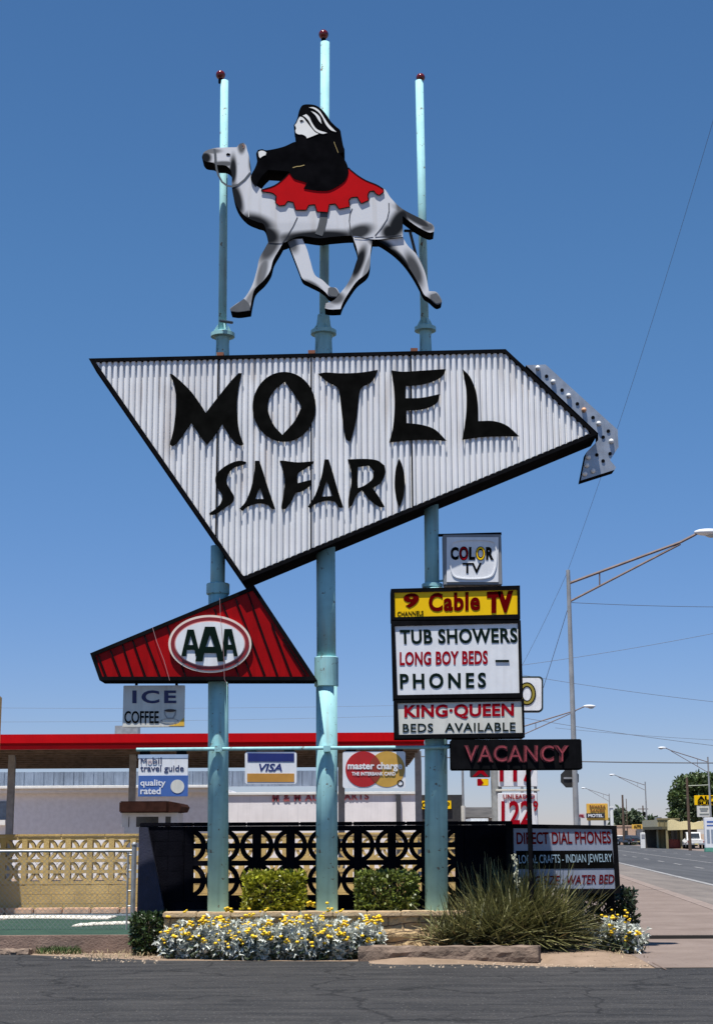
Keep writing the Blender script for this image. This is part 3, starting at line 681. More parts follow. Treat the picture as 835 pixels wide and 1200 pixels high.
_, kq = board('reader_board', 'white king and queen beds board, lowest in the stack on the right pole', [(461.5,820.2),(613.5,818.8),(614.5,864),(462,865.5)], [(465.5,824),(610.7,821.4),(611.8,858.7),(467,861)], offwhite)
text('KING·QUEEN', [(473.4,826.2),(601.7,824),(601.7,841.8),(473.4,843.5)], YL, redtext, kq, bold=.035, spacing=1.05)
text('BEDS', [(471.6,848.2),(507,847.6),(507,857.6),(471.6,858.4)], YL, greenblack, kq, bold=.012, spacing=1.1)
text('AVAILABLE', [(521,847.4),(603.5,846.4),(603.5,856.8),(521,857.6)], YL, greenblack, kq, bold=.012, spacing=1.1)
# color tv box
YO = 21.75
ct = plate('tv_sign', 'small white box sign with a television screen shape, beside the right pole', 'sign', (519.5, 626, 586.8, 685.5), YO, .24, M('grey_cabinet', (.22, .23, .24), .5, var=.1), b=.01)
shape('face_panel', [[(523,629.5),(583.5,629.5),(583.5,682),(523,682)]], YO-.012, .011, white, ct, smooth=False)
scr = [(527,640),(533,633.5),(555,632),(577,633.5),(581,640),(582,655),(580,668),(574,676.5),(555,679),(534,677),(528,669),(526.5,655)]
def shrink(L, k): return [(554+(x-554)*k, 656+(y-656)*k) for x, y in L]
shape('screen_rim', [scr, shrink(scr, .95)], YO-.024, .013, white, ct, corner=80)
COLR = [('C', blackmatte), ('O', redtext), ('L', blackmatte), ('O', yellow), ('R', blackmatte)]
xq = [527, 537.8, 548.6, 557.2, 568.4, 579]
for i, (ch, mt) in enumerate(COLR):
    if mt in (redtext, yellow): text(ch, (xq[i]-.3, 640.2, xq[i+1]-.1, 657), YO-.0135, blackmatte, ct, bold=.06, name='letter_outline')
    text(ch, (xq[i]+.5, 641, xq[i+1]-.9, 656.2), YO-(.0137 if mt is blackmatte else .0265), mt, ct, bold=.05 if mt is blackmatte else .0, name='letter')
text('TV', (541.6, 659.6, 564, 672), YO-.0137, blackmatte, ct, bold=.02)
a = at(508, 627.5, YO+.12); b = at(587, 625.5, YO+.12); MB().tube([a, b], .022, 8).build('hanging_bar', black, ct)
MB().tube([at(514, 681, YO+.12), at(522, 680, YO+.12)], .016, 8).build('bracket', teal, ct)
# vacancy sign
YV = 21.48
vc = plate('vacancy_sign', 'black box sign with unlit pinkish red vacancy tubing on a thin black post', 'sign', (528.4, 866, 680.8, 902.3), YV, .30, black, b=.012)
pinkneon = M('unlit_neon', (.30, .045, .055), .4, var=.4, scale=25)
neonback = M('red_letter_backing', (.10, .012, .016), .5, var=.3)
text('VACANCY', (543.4, 873.2, 666, 893.6), YV-.001, neonback, vc, bold=.045, depth=.008, spacing=1.12)
text('VACANCY', (544.6, 874.4, 664.8, 892.4), YV-.011, pinkneon, vc, bold=-.012, depth=.02, spacing=1.12, name='neon_tube')
a = at(618.5, 902, YV+.15); MB().tube([Vector((a.x, a.y, 0.0)), a], .034, 12).build('post', black, vc)
a = at(524, 874, YV+.2); b = at(531, 874, YV+.2); MB().tube([Vector((a.x-.1, YP, a.z)), b], .03, 8).build('bracket', black, vc)
# ================================================================== CROSSBAR AND HANGING PLATES
YR = 21.71
a = at(160, 878.5, YR); b = at(526, 875.5, YR)
cb = thing('crossbar', 'thin turquoise bar running across the three poles with signs hung below', 'bar', ((a.x+b.x)/2, YR, a.z))
MB().tube([a, b], .025, 10).build('bar', teal, cb)
for px in (256, 383): 
    p = at(px, 877.5, YR); MB().box(p.x-.05, p.x+.05, YR-.036, YR+.03, p.z-.04, p.z+.04).build('clamp', teal, cb)
bluem = M('sign_blue', (.055, .13, .38), .4, var=.06)
def hang(t, pxs, y0, y1):
    for px in pxs:
        a = at(px, y0, YR); b = at(px, y1, YR); MB().box(a.x-.07, a.x+.07, YR-.008, YR+.008, b.z, a.z).build('hanger', black, t)
tg = plate('travel_guide_sign', 'white and blue travel guide quality rated plate hanging left of the left pole', 'sign', (161.6, 884, 220.5, 933.8), YR-.01, .02, white, 'plates hung on the turquoise bar', b=.003)
YH = YR-.011
MB().box(at(161.9,933,YH).x, at(220.2,933,YH).x, YH-.004, YH, at(162,933.4,YH).z, at(162,909,YH).z).build('blue_field', bluem, tg)
pale = M('faded_blue', (.35, .45, .60), .5, var=.1)
MB().box(at(161.9,889,YH).x, at(220.2,889,YH).x, YH-.003, YH, at(162,888.6,YH).z, at(162,884.4,YH).z).build('faded_strip', pale, tg)
text('M', (165, 888.4, 172, 895.2), YH-.004, navytext, tg); text('o', (173.2, 890.2, 178.2, 895.4), YH-.004, M('faded_pink', (.55, .42, .42), .6), tg); text('bil', (179, 887.4, 189.5, 895.2), YH-.004, navytext, tg)
text('travel guide', (164.6, 896.6, 215.5, 906), YH, navytext, tg, bold=.008)
text('quality', (164.6, 913.5, 194.2, 923), YH-.004, white, tg, bold=.02)
text('rated', (164.6, 922.8, 188.5, 930.8), YH-.004, white, tg, bold=.02)
shape('white_dot', [disc(208, 921.6, 8)], YH-.009, .0045, offwhite, tg, smooth=False)
hang(tg, (170, 213), 880, 887)
visa = thing('card_sign', 'white credit card plate with blue band above and gold band below', 'sign', at(317, 918, YR), 'plates hung on the turquoise bar')
shape('panel', [rrect(287, 881, 347.5, 918.7, 3)], YR-.01, .02, white, visa, smooth=False)
shape('blue_band', [[(290,882.6),(344.6,882.6),(344.6,892.6),(290,892.6)]], YH-.004, .0045, M('card_navy', (.012, .022, .14), .4), visa, smooth=False)
shape('gold_band', [[(289.6,906.4),(344.6,906.4),(344.6,916.4),(289.6,916.4)]], YH-.004, .0045, M('card_gold', (.50, .24, .04), .4), visa, smooth=False)
text('VISA', (303.5, 894.8, 330.5, 904), YH, MATS['card_navy'], visa, bold=.02, shear=.25)
hang(visa, (295, 339), 877, 883)
mc = thing('card_sign', 'white credit card plate with overlapping red and gold circles, hanging right of the middle pole', 'sign', at(438, 923.5, YR), 'plates hung on the turquoise bar')
shape('panel', [rrect(401.4, 880.5, 474.8, 923.6, 3)], YR-.01, .02, white, mc, smooth=False)
shape('red_circle', [disc(425.6, 901.4, 21)], YH-.004, .0045, M('card_red', (.42, .012, .012), .4), mc, smooth=False)
# gold circle minus overlap, then a hatched-looking overlap lens
shape('gold_circle', [disc(453, 901.4, 21)], YH-.0025, .003, M('card_ochre', (.52, .30, .05), .4), mc, smooth=False)
lens = []
h = math.acos(13.7/21)
for i in range(17): t = -h+2*h*i/16; lens.append((425.6+21*math.cos(t), 901.4+21*math.sin(t)))
for i in range(1, 16): t = math.pi-h+2*h*i/16; lens.append((453+21*math.cos(t), 901.4+21*math.sin(t)))
shape('overlap', [lens], YH-.007, .003, M('card_brown', (.27, .035, .015), .4), mc, smooth=False)
text('master charge', (407, 893.2, 471, 904), YH-.0075, white, mc, bold=.03)
text('THE INTERBANK CARD', (412, 904.6, 463, 908.8), YH-.0075, white, mc, bold=.03)
shape('small_emblem', [disc(468.8, 917.8, 3.8), disc(468.8, 917.8, 2.6)], YH-.003, .0035, blackmatte, mc, smooth=False)
hang(mc, (411, 466), 877, 883)
# ================================================================== PLANTER, SCREEN WALLS, FENCE
def stone_mat():
    mt = bpy.data.materials.new('sandstone_veneer'); mt.use_nodes = True; N = mt.node_tree.nodes; L = mt.node_tree.links
    p = N['Principled BSDF']; p.inputs['Roughness'].default_value = .9
    tc = N.new('ShaderNodeTexCoord'); mp = N.new('ShaderNodeMapping'); mp.inputs['Rotation'].default_value = (math.radians(90), 0, 0)
    L.new(tc.outputs['Object'], mp.inputs[0])
    n0 = N.new('ShaderNodeTexNoise'); n0.inputs['Scale'].default_value = 2.2; L.new(tc.outputs['Object'], n0.inputs['Vector'])
    sc = N.new('ShaderNodeVectorMath'); sc.operation = 'SCALE'; sc.inputs['Scale'].default_value = .16; L.new(n0.outputs['Color'], sc.inputs[0])
    ad = N.new('ShaderNodeVectorMath'); L.new(mp.outputs[0], ad.inputs[0]); L.new(sc.outputs[0], ad.inputs[1])
    br = N.new('ShaderNodeTexBrick'); br.inputs['Scale'].default_value = 1; br.inputs['Brick Width'].default_value = .42; br.inputs['Row Height'].default_value = .115
    br.inputs['Mortar Size'].default_value = .008; br.inputs['Color1'].default_value = (.52, .37, .19, 1); br.inputs['Color2'].default_value = (.40, .28, .15, 1); br.inputs['Mortar'].default_value = (.15, .10, .06, 1)
    L.new(ad.outputs[0], br.inputs['Vector'])
    nz = N.new('ShaderNodeTexNoise'); nz.inputs['Scale'].default_value = 14; nz.inputs['Detail'].default_value = 8; L.new(tc.outputs['Object'], nz.inputs['Vector'])
    mr = N.new('ShaderNodeMapRange'); mr.inputs[1].default_value = .3; mr.inputs[2].default_value = .7; mr.inputs[3].default_value = .7; mr.inputs[4].default_value = 1.2; L.new(nz.outputs[0], mr.inputs[0])
    vm = N.new('ShaderNodeVectorMath'); vm.operation = 'SCALE'; L.new(br.outputs['Color'], vm.inputs[0]); L.new(mr.outputs[0], vm.inputs['Scale'])
    L.new(vm.outputs[0], p.inputs['Base Color'])
    a = N.new('ShaderNodeMath'); a.operation = 'MULTIPLY_ADD'; a.inputs[1].default_value = -1.2; L.new(br.outputs['Fac'], a.inputs[0]); L.new(nz.outputs[0], a.inputs[2])
    b = N.new('ShaderNodeBump'); b.inputs['Strength'].default_value = .9; b.inputs['Distance'].default_value = .05; L.new(a.outputs[0], b.inputs['Height']); L.new(b.outputs[0], p.inputs['Normal'])
    return mt
stone = stone_mat()
YPL = 21.62
pl0, pl1 = at(192, 1080, YPL).x, at(548, 1080, YPL).x
ptop = at(400, 1068, YPL).z
pt = thing('stone_planter', 'low tan sandstone planter wall behind the yellow flowers', 'planter', ((pl0+pl1)/2, 22.1, 0))
# rough-faced stone front: displaced grid
v = []; f = []; nx, nzv = 90, 14
from mathutils import noise as mnoise
for j in range(nzv+1):
    for i in range(nx+1):
        x = pl0+(pl1-pl0)*i/nx; z = (ptop-.07)*j/nzv
        d = mnoise.noise(Vector((x*3.1, z*9, 1.3)))*.035+mnoise.noise(Vector((x*9, z*14, 4)))*.018
        v.append((x, YPL+.03+d, z))
for j in range(nzv):
    for i in range(nx):
        a = j*(nx+1)+i; f.append((a, a+1, a+nx+2, a+nx+1))
link('stone_face', v, f, stone, pt)
MB().box(pl0, pl1, YPL+.11, 22.98, 0, ptop-.072).build('core', stone, pt)
cap = M('sandstone_cap', (.50, .37, .22), .85, var=.2, scale=4, bump=.4)
nc = 9
for i in range(nc):
    a = pl0-.02+(pl1-pl0+.04)*i/nc; b = pl0-.02+(pl1-pl0+.04)*(i+1)/nc
    MB().bbox(a+.004, b-.004, YPL-.015, YPL+.28, ptop-.07, ptop+random.uniform(-.004, .004), .012).build('coping', cap, pt)
MB().box(pl0+.02, pl1-.02, YPL+.285, 22.97, ptop-.071, ptop-.03).build('planter_soil', M('planter_soil', (.11, .08, .055), .95, var=.3, bump=.6), pt)

def screen_wall(name, label, Y, x0, zc, unit, ncol, nrow, solid_l, solid_r, zbase, cap_h, mat, thick=.16, group=None, rows_skip=None, vbar=.125):
    """pierced block wall: rings between mullions; x0 = centre of first mullion, zc = bottom of pierced rows"""
    t = thing(name, label, 'wall', (x0+ncol*unit/2, Y+thick/2, zbase), group)
    x1 = x0+ncol*unit; ztop = zc+nrow*unit
    mb = MB(); hb = .072*unit; vb = vbar*unit
    for j in range(nrow+1):                                   # course bands
        z = zc+j*unit; mb.box(x0-vb, x1+vb, Y, Y+thick, z-hb, z+hb)
    for j in range(nrow):                                     # bars across the rings
        z = zc+(j+.5)*unit; mb.box(x0-vb, x1+vb, Y+.003, Y+thick-.003, z-.075*unit, z+.075*unit)
    for i in range(ncol+1):
        x = x0+i*unit; mb.box(x-vb, x+vb, Y-.003, Y+thick+.003, zc-hb+.002, ztop+hb-.002)
    n = 40
    for i in range(ncol+1):
        for j in range(nrow):
            c = Vector((x0+i*unit, 0, zc+(j+.5)*unit)); ri, ro = .365*unit, .494*unit
            V = []; Fc = []
            for k in range(n+1):
                an = 2*math.pi*k/n; cs_, sn = math.cos(an), math.sin(an)
                for r, y in ((ri, Y+.012), (ro, Y+.012), (ro, Y+thick-.012), (ri, Y+thick-.012)):
                    V.append((min(max(c.x+r*cs_, x0-vb+.002), x1+vb-.002), y, c.z+r*sn))
            for k in range(n):
                cx_ = c.x+ro*math.cos(2*math.pi*(k+.5)/n)
                if cx_ < x0-vb or cx_ > x1+vb: continue
                q = 4*k
                Fc += [(q, q+4, q+5, q+1), (q+1, q+5, q+6, q+2), (q+2, q+6, q+7, q+3), (q+3, q+7, q+4, q)]
            mb.add(V, Fc)
    mb.build('pierced_blocks', mat, t)
    # solid courses below, solid ends, cap
    s = MB()
    rowsb = max(1, round((zc-hb-zbase)/.2))
    hh = (zc-hb-.004-zbase)/rowsb
    for r in range(rowsb):
        bw = .42; x = solid_l-(.21 if r % 2 else 0)
        while x < solid_r:
            a, b = max(x, solid_l), min(x+bw, solid_r)
            if b-a > .02: s.box(a+.003, b-.003, Y+.002, Y+thick-.002, zbase+r*hh+.003, zbase+(r+1)*hh-.003)
            x += bw
    s.box(solid_l+.01, solid_r-.01, Y+.009, Y+thick-.009, zbase, zc-hb-.006)
    for a, b in ((solid_l, x0-vb-.004), (x1+vb+.004, solid_r)):
        if b-a > .04:
            nr = max(2, round((ztop-zc)/.2)); h2 = (ztop+2*hb-zc)/nr
            for r in range(nr):
                x = a-(.21 if r % 2 else 0)
                while x < b:
                    p, q = max(x, a), min(x+.42, b)
                    if q-p > .02: s.box(p+.003, q-.003, Y+.002, Y+thick-.002, zc-hb+r*h2+.003, zc-hb+(r+1)*h2-.003)
                    x += .42
            s.box(a+.005, b-.005, Y+.009, Y+thick-.009, zc-hb-.004, ztop+hb)
    s.build('solid_blocks', mat, t)
    nca = max(2, round((solid_r-solid_l)/.8)); cb_ = MB()
    for i in range(nca):
        a = solid_l+(solid_r-solid_l)*i/nca; b = solid_l+(solid_r-solid_l)*(i+1)/nca
        cb_.bbox(a+.002, b-.002, Y-.015, Y+thick+.015, ztop+hb+.003, ztop+hb+cap_h, .01)
    cb_.build('cap', mat, t)
    return t
YD = 23.0
dark = M('dark_wall_paint', (.007, .007, .010), .8, var=.35, scale=3, bump=.3, streak=.2, spec=0)
u = .4835; z_top = at(350, 967, YD).z
un = 39.6/ppm(320, 990, YD)
x0 = at(221.3, 990, YD).x
dz = at(300, 971.0, YD).z - 2*un
dw = screen_wall('screen_wall', 'dark painted pierced block wall behind the turquoise poles', YD, x0, dz, un, 8, 2, at(163, 1000, YD).x, at(601, 1000, YD).x, 0.0, .055, dark)
# added wedge in lighter navy, painted in for the sunlit end of the wall
na = M('sunlit_navy_paint', (.020, .022, .045), .7, var=.25, bump=.3)
A, B, Cc = at(163, 968.5, YD-.12), at(173, 968.5, YD-.12), at(195, 1078, YD-.12)
MB().prism([(A.x, 0), (Cc.x+.02, 0), (Cc.x, .42), (B.x, B.z-.01), (A.x, A.z-.01)], YD-.12, YD-.02).build('lit_wall_wedge', na, dw)
# yellow wall further back, on the courtyard
YY = 29.6
ymat = M('yellow_block_paint', (.47, .335, .125), .75, var=.14, scale=3, bump=.35, streak=.15)
uy = 25.4/ppm(100, 1000, YY)
xm = at(3.5, 1000, YY).x
zt = at(80, 982.5, YY).z
yw = screen_wall('screen_wall', 'yellow pierced block wall at the back of the courtyard', YY, xm-3*uy, zt-2*uy, uy, 24, 2, xm-3.4*uy, at(534, 1000, YY).x, .215, .05, ymat)
# peach coping stones along its foot
fs = thing('footing_kerb', 'pale peach kerb stones along the foot of the yellow wall', 'kerb', (-5, YY-.3, .215))
pe = M('peach_stone', (.55, .36, .24), .85, var=.25, bump=.3)
for i in range(12):
    a = at(-60+i*33.5, 1064, YY-.35).x; b = at(-60+(i+1)*33.5, 1064, YY-.35).x
    MB().bbox(a+.015, b-.015, YY-.45, YY-.22, .215, .33, .02).build('stone', pe, fs)
# white kerb stones on the carpet
wst = M('white_painted_stone', (.58, .55, .48), .85, var=.2, bump=.5)
def stonerow(label, pts, w, h, n):
    t = thing('edging', label, 'edging', gnd(*pts[0], .22))
    for i in range(n):
        def P(u):
            k = u*(len(pts)-1); a = int(min(k, len(pts)-2)); q = k-a
            return gnd(pts[a][0]*(1-q)+pts[a+1][0]*q, pts[a][1]*(1-q)+pts[a+1][1]*q, .22)
        a, b = P(i/n), P((i+.94)/n); c = (a+b)/2
        MB().bbox(min(a.x, b.x)-.01, max(a.x, b.x)+.012, c.y-w/2, c.y+w/2, .215, .215+h*random.uniform(.92, 1.05), .012).build('stone', wst, t)
stonerow('long row of white painted stones across the green carpet', [(-70, 1076), (60, 1075.5), (132, 1076.5)], .95, .03, 12)
stonerow('short slanting row of white painted stones at the right end of the green carpet', [(88, 1085), (120, 1083), (154, 1082)], .75, .028, 5)
# brown concrete kerb before the courtyard
kc = M('brown_kerb', (.22, .15, .115), .85, var=.22, scale=3, bump=.5, streak=.1)
kt = thing('courtyard_kerb', 'brown concrete kerb edging the courtyard at the left', 'kerb', (-5.5, 22.62, 0))
for i in range(2):
    a = at(-400+i*278, 1100, 22.58).x; b = at(-400+(i+1)*278, 1100, 22.58).x
    MB().bbox(a+.003, b-.003, 22.58, 22.68, -.02, .245, .012).build('kerb_block', kc, kt)
# chain link fence
YFC = 24.3
cf = thing('chain_link_fence', 'galvanised chain link fence with top rail before the yellow wall', 'fence', at(157, 1074, YFC))
a, b = at(-90, 998, YFC), at(157, 997, YFC); zb = .23
MB().tube([a, b], .020, 10).build('top_rail', galv, cf)
p = at(157.5, 990, YFC); MB().tube([Vector((p.x, p.y, .215)), p], .038, 12).build('post', galv, cf)
MB().ball(p, .045, n=12, m=6).build('post_cap', galv, cf, True)
p = at(150.5, 999, YFC); MB().tube([Vector((p.x, p.y, .215)), p], .016, 8).build('tension_bar', galv, cf)
for y in (1002, 1020, 1044, 1062):
    q = at(150, y, YFC); r = at(158, y, YFC); MB().tube([q, r], .012, 6).build('tension_band', galv, cf)
wires = MB(); cell = .078; xl, xr = a.x, at(150.5, 999, YFC).x; zt_ = b.z; n = int((xr-xl)/cell)
H = zt_-zb
def strip(p, q, r):
    d = (q-p).normalized(); nn = Vector((-d.z, 0, d.x))*r
    wires.add([p+nn, p-nn, q-nn, q+nn], [(0, 1, 2, 3)])
k = -int(H/cell)-1
while xl+k*cell < xr:
    for sgn in (1, -1):
        X0 = xl+k*cell if sgn > 0 else xl+k*cell+H
        p = Vector((X0, YFC+.004*sgn, zb)); q = Vector((X0+sgn*H, YFC+.004*sgn, zt_))
        t0, t1 = 0., 1.
        for lim, s in ((xl, 1), (xr, -1)):
            fa = (p.x-lim)*s; fb = (q.x-lim)*s
            if fa < 0 and fb < 0: t0, t1 = 1, 0; break
            if fa < 0: t0 = max(t0, fa/(fa-fb))
            if fb < 0: t1 = min(t1, fa/(fa-fb))
        if t1 > t0: strip(p+(q-p)*t0, p+(q-p)*t1, .0026)
    k += 1
wires.build('wire_mesh', M('mesh_wire', (.30, .31, .30), .5, .4), cf)
# added block pier out of frame, casts the slanting shade on the yellow wall
pa = at(-38, 1000, 28.6); 
tp = thing('added_shade_pier', 'unseen tall yellow block pier added to shade the left of the yellow wall', 'pier', (pa.x, 28.9, .215))
MB().bbox(pa.x-.4, pa.x+.32, 28.2, 29.45, .215, 4.2, .02).build('shade_pier_body', ymat, tp)
# railroad ties
wood = M('weathered_tie', (.16, .115, .085), .9, var=.45, scale=5, bump=.8, bscale=25, island=.1)
def tie(label, p0, p1, Yo, h, d):
    a, b = Vector(p0), Vector(p1); t = thing('timber_edging', label, 'timber', (a+b)/2)
    n = 30; v = []; f = []; dirv = (b-a).normalized(); nn = Vector((-dirv.y, dirv.x, 0))
    prof = [(-.5, 0), (-.5, .35), (-.5, .7), (-.44, 1), (-.15, 1.0), (.15, 1.02), (.5, .97), (.5, 0)]
    for i in range(n+1):
        c = a+(b-a)*i/n
        for y, z in prof:
            w = mnoise.noise(Vector((i*.35, y*5, z*7)))*.022+mnoise.noise(Vector((i*1.3, y*9+3, z*11)))*.012
            v.append(c+nn*(y*d+w)+Vector((0, 0, z*h+(w if z > .3 else 0))))
    m_ = len(prof)
    for i in range(n):
        for k in range(m_):
            f.append((i*m_+k, (i+1)*m_+k, (i+1)*m_+(k+1) % m_, i*m_+(k+1) % m_))
    f += [tuple(range(m_)), tuple(n*m_+k for k in reversed(range(m_)))]
    link('beam', v, f, wood, t)
a = gnd(422, 1126.5); b = gnd(633, 1129.5); 
tie('weathered grey brown timber lying in front of the stone planter', (a.x, a.y+.10, -.01), (b.x, b.y+.10, .02), 0, .19, .24)
a = gnd(-60, 1119.5); b = gnd(34, 1119.5)
tie('short dark timber at the foot of the courtyard kerb', (a.x, a.y+.2, -.01), (b.x, b.y+.1, -.01), 0, .085, .16)
# sandy soil mound under the yucca
TIEX = gnd(640, 1127).x
mv = []; mf = []; g0 = gnd(430, 1127); g1 = gnd(766, 1132)
nx, ny = 60, 18; X0, X1, Ya, Yb_ = g0.x, g1.x+.05, g1.y-.02, 22.9
for j in range(ny+1):
    for i in range(nx+1):
        u_, w_ = i/nx, j/ny; x = X0+(X1-X0)*u_; y = Ya+(Yb_-Ya)*w_
        e_ = min(1, u_*8, (1-u_)*7)*min(1, w_*5)*(min(1, max(0, (w_-.14)*6)) if x < TIEX else 1)
        mv.append((x, y, .001+e_*(.075+.03*mnoise.noise(Vector((x*3, y*3, 0)))+.012*mnoise.noise(Vector((x*13, y*13, 2))))))
for j in range(ny):
    for i in range(nx):
        a = j*(nx+1)+i; mf.append((a, a+1, a+nx+2, a+nx+1))
o = link('soil_mound', mv, mf, m_dirt, None, True); tag(o, kind='structure')
# pebbles and litter along the edges
pb = MB()
for i in range(420):
    px = random.choice([random.uniform(60, 190), random.uniform(430, 760), random.uniform(560, 760)])
    ledge = 1112+ (px/190*10 if px < 190 else 14)
    g = gnd(px, ledge+random.uniform(1, 9)); r = random.uniform(.006, .022)
    pb.ball((g.x, g.y, r*.4), r, r*random.uniform(.6, 1), r*.6, 5, 3)
tag(pb.build('pebbles', M('pebble_tan', (.40, .31, .22), .9, island=.4)), 'scattered tan pebbles along the edge of the asphalt', 'pebbles', kind='stuff')

gr = MB(); random.seed(77)
for k in range(420):
    g = gnd(random.uniform(-20, 855), random.choice([random.uniform(1134, 1205), random.uniform(1130, 1150)])); r = random.uniform(.004, .008)
    gr.ball((g.x, g.y, .004+r*.3), r, r*random.uniform(.6, 1), r*.6, 5, 3)
tag(gr.build('grit', M('grit_grey', (.10, .095, .09), .9, island=.5)), 'loose grey grit scattered over the asphalt lot', 'grit', kind='stuff')
# ================================================================== WALL SIGN BOARD
YW = 22.62
WO = [(593, 965.5), (722, 967.5), (726.5, 1047), (593, 1047)]; WI = [(601, 970.5), (716.5, 971.5), (720.5, 1041.5), (602, 1041.5)]
q = at(660, 1047, YW)
wb = thing('notice_board', 'white framed board for direct dial phones and local crafts behind the yucca', 'sign', (q.x, YW+.1, q.z))
shape('backing', [WO], YW, .16, black, wb, smooth=False)
shape('frame', [WO, WI], YW-.03, .029, black, wb, smooth=False)
bface = M('shaded_board_face', (.25, .28, .35), .45, var=.08, streak=.1)  # shade from the big sign is put into this face colour
shape('face_panel', [WI], YW-.012, .011, bface, wb, smooth=False); wbf = wb.children[-1]
bar_ = [(604, 997), (717, 996.5), (719, 1017.5), (605, 1018.5)]
shape('black_band', [bar_], YW-.018, .005, blackmatte, wbf, smooth=False)
text('DIRECT DIAL PHONES', [(604.5, 975.5), (714.5, 974), (715.5, 988.5), (605, 989.5)], YW-.013, maroon, wbf, bold=.02)
text('LOCAL CRAFTS - INDIAN JEWELRY', [(607, 1002), (716, 1000.5), (717, 1013), (608, 1015)], YW-.019, M('light_blue_letter', (.33, .45, .52), .5), wbf, bold=.0)
text('KING SIZE · WATER BED', [(608, 1027), (719, 1024.5), (719.5, 1035.5), (608, 1038)], YW-.013, maroon, wbf, bold=.015, shear=.2)
for px in (604, 714):
    a = at(px, 1046, YW+.1); MB().box(a.x-.05, a.x+.05, YW+.04, YW+.14, 0, a.z).build('leg', black, wb)

# ================================================================== PLANTS
def leaf(V, F, p, d, n, l, w, droop=0., fold=0.):
    """lance leaf: 2 quads from p along d"""
    s = d.cross(n).normalized()*w*.5; q = p+d*l*.5; r = p+d*l-Vector((0, 0, droop*l)); b = len(V)
    V += [p-s*.35, p+s*.35, q+s, q-s, r+s*.25, r-s*.25]; F += [(b, b+1, b+2, b+3), (b+3, b+2, b+4, b+5)]
def rv():
    while True:
        v = Vector((random.uniform(-1, 1), random.uniform(-1, 1), random.uniform(-1, 1)))
        if .05 < v.length < 1: return v.normalized()
silverleaf = M('silver_leaf', (.58, .61, .55), .75, var=.15, scale=8, island=.35, trans=.15)
stemm = M('silver_stem', (.30, .34, .30), .8, island=.2)
flowm = M('yellow_flower', (.80, .52, .01), .6, island=.18, var=.1)
def dusty(name, label, loc, wx, wy, h, seed, nst, nfl, group):
    random.seed(seed)
    t = thing(name, label, 'flower clump', loc, group); L0 = Vector(loc)
    V, F, S, FL = [], [], MB(), MB()
    for i in range(nst):
        a = random.uniform(0, 2*math.pi); r = math.sqrt(random.random())
        base = L0+Vector((math.cos(a)*r*wx*.75, math.sin(a)*r*wy*.75, 0))
        hh = h*(1-.45*r*r)*random.uniform(.6, 1.0)
        out = Vector((math.cos(a)*r*wx*.45, math.sin(a)*r*wy*.45, hh))
        tip = base+out
        S.tube([base, base+out*.5+Vector((0, 0, .02)), tip], [.006, .005, .003], 4)
        for k in range(random.randint(15, 21)):
            u = random.uniform(.15, 1.0); p = base+out*u
            d = (rv()+Vector((0, 0, .45))+Vector((out.x, out.y, 0)).normalized()*.4).normalized()
            ln = random.uniform(.07, .13)*(1.1-.3*u)
            n_ = rv(); leaf(V, F, p, d, n_, ln, ln*.34, .15)
            for sd in (-1, 1):       # side lobes
                s = d.cross(n_).normalized()*sd
                leaf(V, F, p+d*ln*.35, (d*.7+s).normalized(), n_, ln*.45, ln*.15)
    link('foliage', V, F, silverleaf, t)
    V2, F2 = [], []
    for i in range(nst*9):
        a = random.uniform(0, 2*math.pi); r = math.sqrt(random.random())
        p = L0+Vector((math.cos(a)*r*wx, math.sin(a)*r*wy, random.uniform(.02, .62)*h*(1-.3*r)))
        l = random.uniform(.05, .10); leaf(V2, F2, p, (rv()+Vector((0, 0, .2))).normalized(), rv(), l, l*.5)
    link('lower_foliage', V2, F2, M('deep_green_leaf', (.035, .055, .022), .6, island=.5), t)
    S.build('stems', stemm, t)
    for i in range(nfl):
        a = random.uniform(0, 2*math.pi); r = random.random()**.6
        sy_ = math.sin(a)*r*wy if i % 3 == 0 else -abs(math.sin(a))**.5*wy*random.uniform(1.0, 1.35)
        c = L0+Vector((math.cos(a)*r*wx*1.0, sy_, h*random.choice([random.uniform(.85, 1.15), random.uniform(.3, .8), random.uniform(.35, .95), random.uniform(.3, .9)])))
        k = random.choice([1, 2, 3, 5, 6])
        FL = MB()
        for j in range(k):
            p = c+Vector((random.uniform(-.045, .045), random.uniform(-.04, .04), random.uniform(-.03, .03)))
            rr = random.uniform(.016, .029)
            FL.ball(p, rr, rr, rr*.62, 7, 4)
        FL.build('flower_cluster', flowm, t, True)
    return t
grp = 'silver leaved flower clumps before the stone planter'
lab = 'silvery leaved clump with yellow flowers in the row before the stone planter'
protos = []
spots = [(212, 1124, .36), (241, 1124.5, .40), (271, 1125.5, .38), (301, 1126, .40), (331, 1125.5, .40), (361, 1126, .40), (392, 1125.5, .40), (423, 1124.5, .34)]
for i, (px, py, s) in enumerate(spots):
    g = gnd(px, py); g.y += .24; g.z = 0
    if i < 3:
        t = dusty('flower_clump', lab, (g.x, g.y, 0), (.29), .23, .59, 20+i, 60, 21, grp); protos.append(t)
    else:
        t = copy_tree(protos[i % 3]); t.location = (g.x, g.y, 0); t.rotation_euler.z = random.uniform(-.5, .5)
        t.scale = (1, 1, random.uniform(.88, 1.12))
g = gnd(728, 1119)
dusty('flower_clump', 'separate silvery clump with yellow flowers right of the yucca by the sidewalk', (g.x, g.y+.25, .03), .34, .28, .50, 41, 62, 17, 'silver leaved flower clumps')
